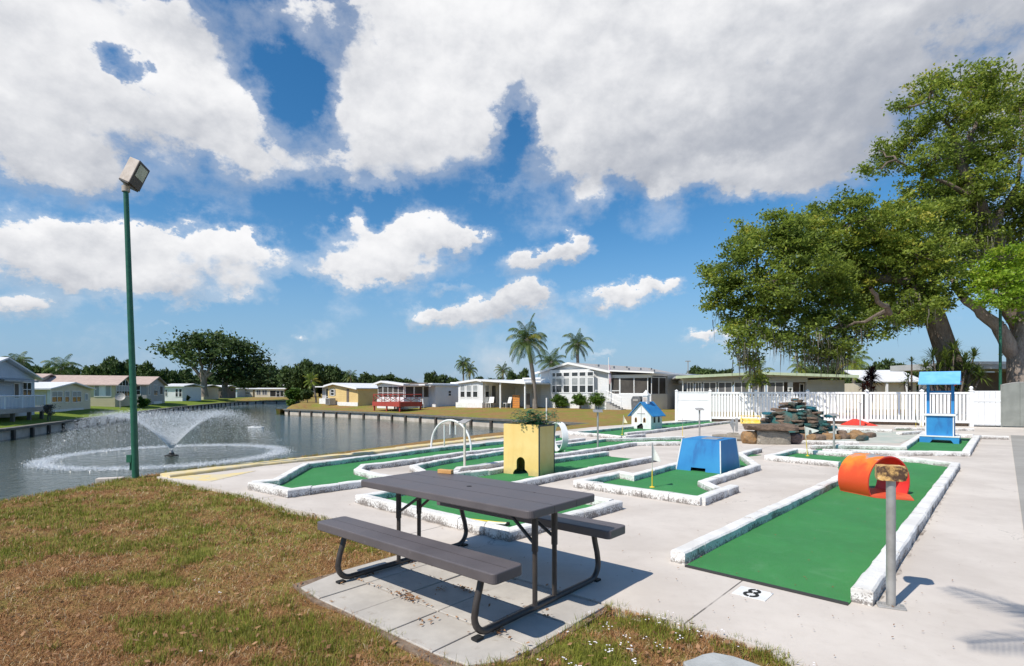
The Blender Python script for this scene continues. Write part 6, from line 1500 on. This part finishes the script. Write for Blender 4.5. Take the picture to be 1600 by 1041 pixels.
b = pbase(1482, 24.6, 0); spiky('big clump of spiky green leaf rosettes behind the wishing well', 'dracaena_clump', b, heads([(1440,575,.9),(1450,560,1),(1462,582,1),(1470,563,1.1),(1480,575,1.2),(1492,560,1.1),(1500,578,1.1),(1508,565,1),(1515,585,1.1),(1525,590,1),(1522,558,.9),(1485,595,1.1),(1500,600,1),(1465,600,1),(1450,595,1),(1510,605,1.1),(1480,548,1),(1535,580,.9)], 24.6, b), M['dracena'], .72, 52)
b = pbase(1423, 26, 0); spiky('single thin stemmed rosette plant against the sky left of the spiky clump', 'dracaena', b, heads([(1423,566,.7),(1430,590,.8),(1420,600,.7)], 26, b), M['dracena'], .6, 34)
b = pbase(1358, 27, 0); spiky('dark purple spiky plant behind the picket fence', 'purple_plant', b, heads([(1350,588,1),(1362,585,1.1),(1358,594,1),(1370,595,.9),(1347,598,.9)], 27, b), M['purple'], .62, 60)
b = pbase(1352, 26.4, 0); spiky('red leaved plant at the top edge of the picket fence', 'red_plant', b, heads([(1340,606,.7),(1350,604,.8),(1360,606,.8),(1368,608,.6)], 26.4, b), M['redleaf'], .42, 46)
b = pbase(1242, 29, 0); spiky('small yellow green rosette just above the fence', 'agave', b, heads([(1240,611,.8)], 29, b), M['dracena'], .4, 30)
def bush(label, x, y, Z, rpx, m, ratio=1.0, leaf=.07, name='bush', dens=90, z0=None):
    v = P(x, y, Z); r = rpx*Z/FPX; zb = float(ground_h(np.array([v.x]), np.array([v.y]))[0]); root = thing(name, label, 'bush', (v.x, v.y, zb)); h_ = max(.3, (v.z-zb))
    bl = [((random.uniform(-.45, .45)*r, random.uniform(-.4, .4)*r, h_*random.uniform(.55, 1.1)), r*random.uniform(.5, .75), random.uniform(.3, .8)) for _ in range(6)]
    crown('foliage', bl, m, root, dens/(r*r)*.55 if r > 1 else dens*.7, 48, .15*max(1, r), leaf*max(1, r*.8)); q = MB()
    for k in range(4): q.tube([(random.uniform(-.1, .1), random.uniform(-.1, .1), -.15), (random.uniform(-.4, .4)*r, random.uniform(-.3, .3)*r, h_)], [.03, .012], 5, caps=False)
    q.build('stems', M['bark'], root); return root
bush('rounded green bush nearest the palm under the window bay', 873, 623, 49.3, 15, M['bushleaf']); bush('reddish green bush in the middle under the window bay', 907, 623, 47.3, 14, M['bushleaf']); bush('dense green bush right of the bay by the stairs', 933, 622, 45.8, 15, M['bushleaf'])
bush('large pale green shrub on the tip of the brown lawn', 462, 613, 76, 14, M['bushleaf'], leaf=.14); bush('dark shrub beside the bright small palm', 480, 615, 74, 9, M['farleaf'], leaf=.12); bush('low green shrub at the water end of the brown lawn', 455, 627, 66, 6, M['bushleaf'], leaf=.12)
bush('olive green bush in front of the grey house', 224, 626, 60, 9, M['bushleaf'], leaf=.1); bush('dark hedge ball before the beige screen door house', 289, 622, 88, 5, M['farleaf'], leaf=.12)
bush('yellow green shrub behind the carport roof at the right edge', 1582, 552, 44, 16, M['palmbright'], leaf=.1)
bush('silvery plants on the corner of the raised deck', 76, 637, 35, 5, M['moss'], leaf=.05)

# ------------------------------------------------------------------ near grass
GBL = [((-3.9,5.3),1.3,.5,1.0),((-5.1,6.7),1.4,.7,1.0),((-4.2,8.0),1.6,.8,.5),((-6.2,8.8),1.2,.9,.7),((-2.6,6.7),.7,.4,.5),((-1.75,3.35),.55,.35,1.0),((-1.05,3.3),.45,.25,.8),((.75,3.25),.75,.5,.75),((-1.5,4.9),.5,.25,.4),((-2.9,4.4),.5,.2,.5),((-5,4.5),.8,.3,.4),((-3.2,7.5),.6,.4,.4),((-2.2,2.6),.8,.3,.7)]
slab_np = np.array(SLAB)
def poly_dist(px, py, poly):
    best = np.full(px.shape, 1e9)
    for i in range(len(poly)):
        a = poly[i]; b_ = poly[(i+1) % len(poly)]; ab = b_-a; t = np.clip(((px-a[0])*ab[0]+(py-a[1])*ab[1])/max(ab@ab, 1e-9), 0, 1); best = np.minimum(best, np.hypot(px-a[0]-t*ab[0], py-a[1]-t*ab[1]))
    return best
def greenness(px, py, dsl):
    g = np.zeros(px.shape)
    wx = np.array([mnoise.noise(Vector((x*1.6, y*1.6, 9))) for x, y in zip(px, py)])*.7; wy = np.array([mnoise.noise(Vector((x*1.6, y*1.6, 14))) for x, y in zip(px, py)])*.6; px0, py0 = px, py; px, py = px+wx, py+wy
    for (c, a, b_, w) in GBL: g = np.maximum(g, w*np.exp(-(((px-c[0])/a)**2+((py-c[1])/b_)**2)))
    g = np.maximum(g, .75*np.exp(-(dsl/.22)**2)*(py > 4.2)); px, py = px0, py0; ld, _ = lake_dist(px, py); g = np.maximum(g, .5*np.exp(-((ld-1.6)/.8)**2))
    n = np.array([mnoise.noise(Vector((x*2.2, y*2.2, 1)))*.55+mnoise.noise(Vector((x*6.5, y*6.5, 5)))*.45 for x, y in zip(px, py)])
    return g+n*1.1-.08
NP = 64000
yy = np.exp(RNG.uniform(math.log(1.75), math.log(13.5), NP)); xx = RNG.uniform(-1.02, .62, NP)*yy
k = (xx < .98*yy) & (xx > -9.5) & (xx < 2.3); xx, yy = xx[k], yy[k]
ins = in_poly(xx, yy, SLAB); dsl = poly_dist(xx, yy, slab_np); ld, _ = lake_dist(xx, yy); inl = in_poly(xx, yy, LP)
pav = np.array([(TT(a, b).x, TT(a, b).y) for a, b in ((-1.0,-.92),(.93,-.95),(1.07,-.6),(1.07,.33),(-1.0,.33))]); inp = in_poly(xx, yy, pav); dpv = poly_dist(xx, yy, pav)
inner = ((~ins) | (dsl < .035)) & (~inl) & (ld > .7) & ((~inp) | (dpv < .03))
soil = (dpv < .12+RNG.uniform(-.06, .10, len(xx))) & (~inp) & (RNG.uniform(0, 1, len(xx)) < .55) & (xx*TE1.x+yy*TE1.y < 99)
st_ = np.hypot((xx-1.16)/.27, (yy-2.84)/.22) < 1
kp = inner & (~soil) & (~st_); xx, yy, dsl, ld = xx[kp], yy[kp], dsl[kp], ld[kp]
gg = greenness(xx, yy, dsl); zg = ground_h(xx, yy)+np.array([mnoise.noise(Vector((x*.9, y*.9, 0)))*.018+mnoise.noise(Vector((x*.25, y*.25, 3)))*.02 for x, y in zip(xx, yy)])
def blades(sel, per, hlo, hhi, w, tilt, name, m, label, spread=.02):
    x, y, z = xx[sel], yy[sel], zg[sel]; n = len(x)*per; sc = np.repeat(np.clip(y/5, .75, 1.5), per)
    bx = np.repeat(x, per)+RNG.normal(0, spread, n)*sc; by = np.repeat(y, per)+RNG.normal(0, spread, n)*sc; bz = np.repeat(z, per)-.006; a = RNG.uniform(0, 6.283, n); hh = RNG.uniform(hlo, hhi, n); tl = np.abs(RNG.normal(tilt, .3, n)); tl = np.clip(tl, 0, 1.5)
    dx, dy = np.cos(a), np.sin(a); wv = w*sc*RNG.uniform(.7, 1.3, n)
    b = np.stack([bx, by, bz], 1); s = np.stack([-dy*wv, dx*wv, 0*wv], 1); m1 = b+np.stack([dx*hh*np.sin(tl*.6)*.55, dy*hh*np.sin(tl*.6)*.55, hh*np.cos(tl*.6)*.55], 1); tp = m1+np.stack([dx*hh*np.sin(tl*1.25)*.5, dy*hh*np.sin(tl*1.25)*.5, hh*np.cos(np.minimum(tl*1.25, 1.75))*.5], 1)
    V = np.stack([b-s, b+s, m1+s*.8, m1-s*.8, m1-s*.8, m1+s*.8, tp+s*.12, tp-s*.12], 1).reshape(-1, 3); T = np.repeat(np.clip(np.repeat(RNG.uniform(.1, .9, len(x)), per)+RNG.normal(0, .18, n), 0, 1), 2)
    o = fast_mesh(name, V, 4, m, None, T); tag(o, label, 'grass', kind='stuff')
M['grass_g'] = leafmat('green_grass', (.11, .125, .016), (.34, .36, .055), .3, .6); M['grass_d'] = leafmat('dry_grass', (.205, .085, .036), (.54, .30, .13), .15, .8, (.62, .50, .32))
blades(gg > .30, 5, .030, .075, .0021, .55, 'green_grass', M['grass_g'], 'green grass tufts in the near lawn')
blades(gg <= .48, 6, .022, .065, .0021, 1.15, 'dry_grass', M['grass_d'], 'dry brown grass and thatch of the near lawn', .03)
# fallen leaves in the lawn and small white flowers
sel = RNG.choice(len(xx), 1500, replace=False); V = []; T = []
for i in sel:
    p = Vector((xx[i], yy[i], zg[i]+.022+RNG.uniform(0, .02))); th = RNG.uniform(0, 6.3); s = RNG.uniform(.010, .026); u = Vector((math.cos(th), math.sin(th), RNG.uniform(-.5, .5)))*s; v = Vector((-math.sin(th), math.cos(th), RNG.uniform(-.6, .6)))*s*.5; V += [p-u, p+v, p+u, p-v]; T.append(RNG.uniform())
tag(fast_mesh('fallen_leaves', np.array([tuple(v) for v in V]), 4, M['deadleaf'], None, T), 'brown fallen leaves strewn over the near lawn', 'dead leaves', kind='stuff')
M['petal'] = pm('white_petal', (.82, .78, .80), None, rough=.7); V = []
fs_ = [i for i in range(len(xx)) if (.15 < xx[i] < 1.6 and 2.6 < yy[i] < 3.8)]; fs2 = [i for i in range(len(xx)) if -3 < xx[i] < -.3 and yy[i] < 5.5]
for i in list(RNG.choice(fs_, min(80, len(fs_)), replace=False))+list(RNG.choice(fs2, min(8, len(fs2)), replace=False)):
    c = Vector((xx[i], yy[i], zg[i]+RNG.uniform(.045, .07)))
    for f_ in range(RNG.integers(1, 4)):
        c2 = c+Vector((RNG.normal(0, .012), RNG.normal(0, .012), 0)); a0 = RNG.uniform(0, 6)
        for k in range(5):
            a = a0+k*1.2566; d = Vector((math.cos(a), math.sin(a), .25))*.006; s = Vector((-math.sin(a), math.cos(a), 0))*.003; V += [c2, c2+d*.6-s, c2+d, c2+d*.6+s]
tag(fast_mesh('white_flowers', np.array([tuple(v) for v in V]), 4, M['petal']), 'tiny white flowers in the grass at the lower edge', 'flowers', kind='stuff')

# grit and leaf crumbs blown over the slab and the greens
V = []; T = []
for _ in range(900):
    y = math.exp(RNG.uniform(math.log(2.9), math.log(16))); x = RNG.uniform(-.8, 1.0)*y
    if not in_poly(np.array([x]), np.array([y]), SLAB)[0]: continue
    s_ = RNG.uniform(.003, .009)*(1+y*.06); th = RNG.uniform(0, 6.3); u = Vector((math.cos(th), math.sin(th), RNG.uniform(-.2, .4)))*s_; v = Vector((-math.sin(th), math.cos(th), RNG.uniform(-.3, .3)))*s_*.5; p = Vector((x, y, .017)); V += [p-u, p+v, p+u, p-v]; T.append(RNG.uniform(0, .6))
tag(fast_mesh('crumbs', np.array([tuple(v) for v in V]), 4, M['deadleaf'], None, T), 'tiny leaf crumbs scattered over the slab and greens', 'dead leaves', kind='stuff')
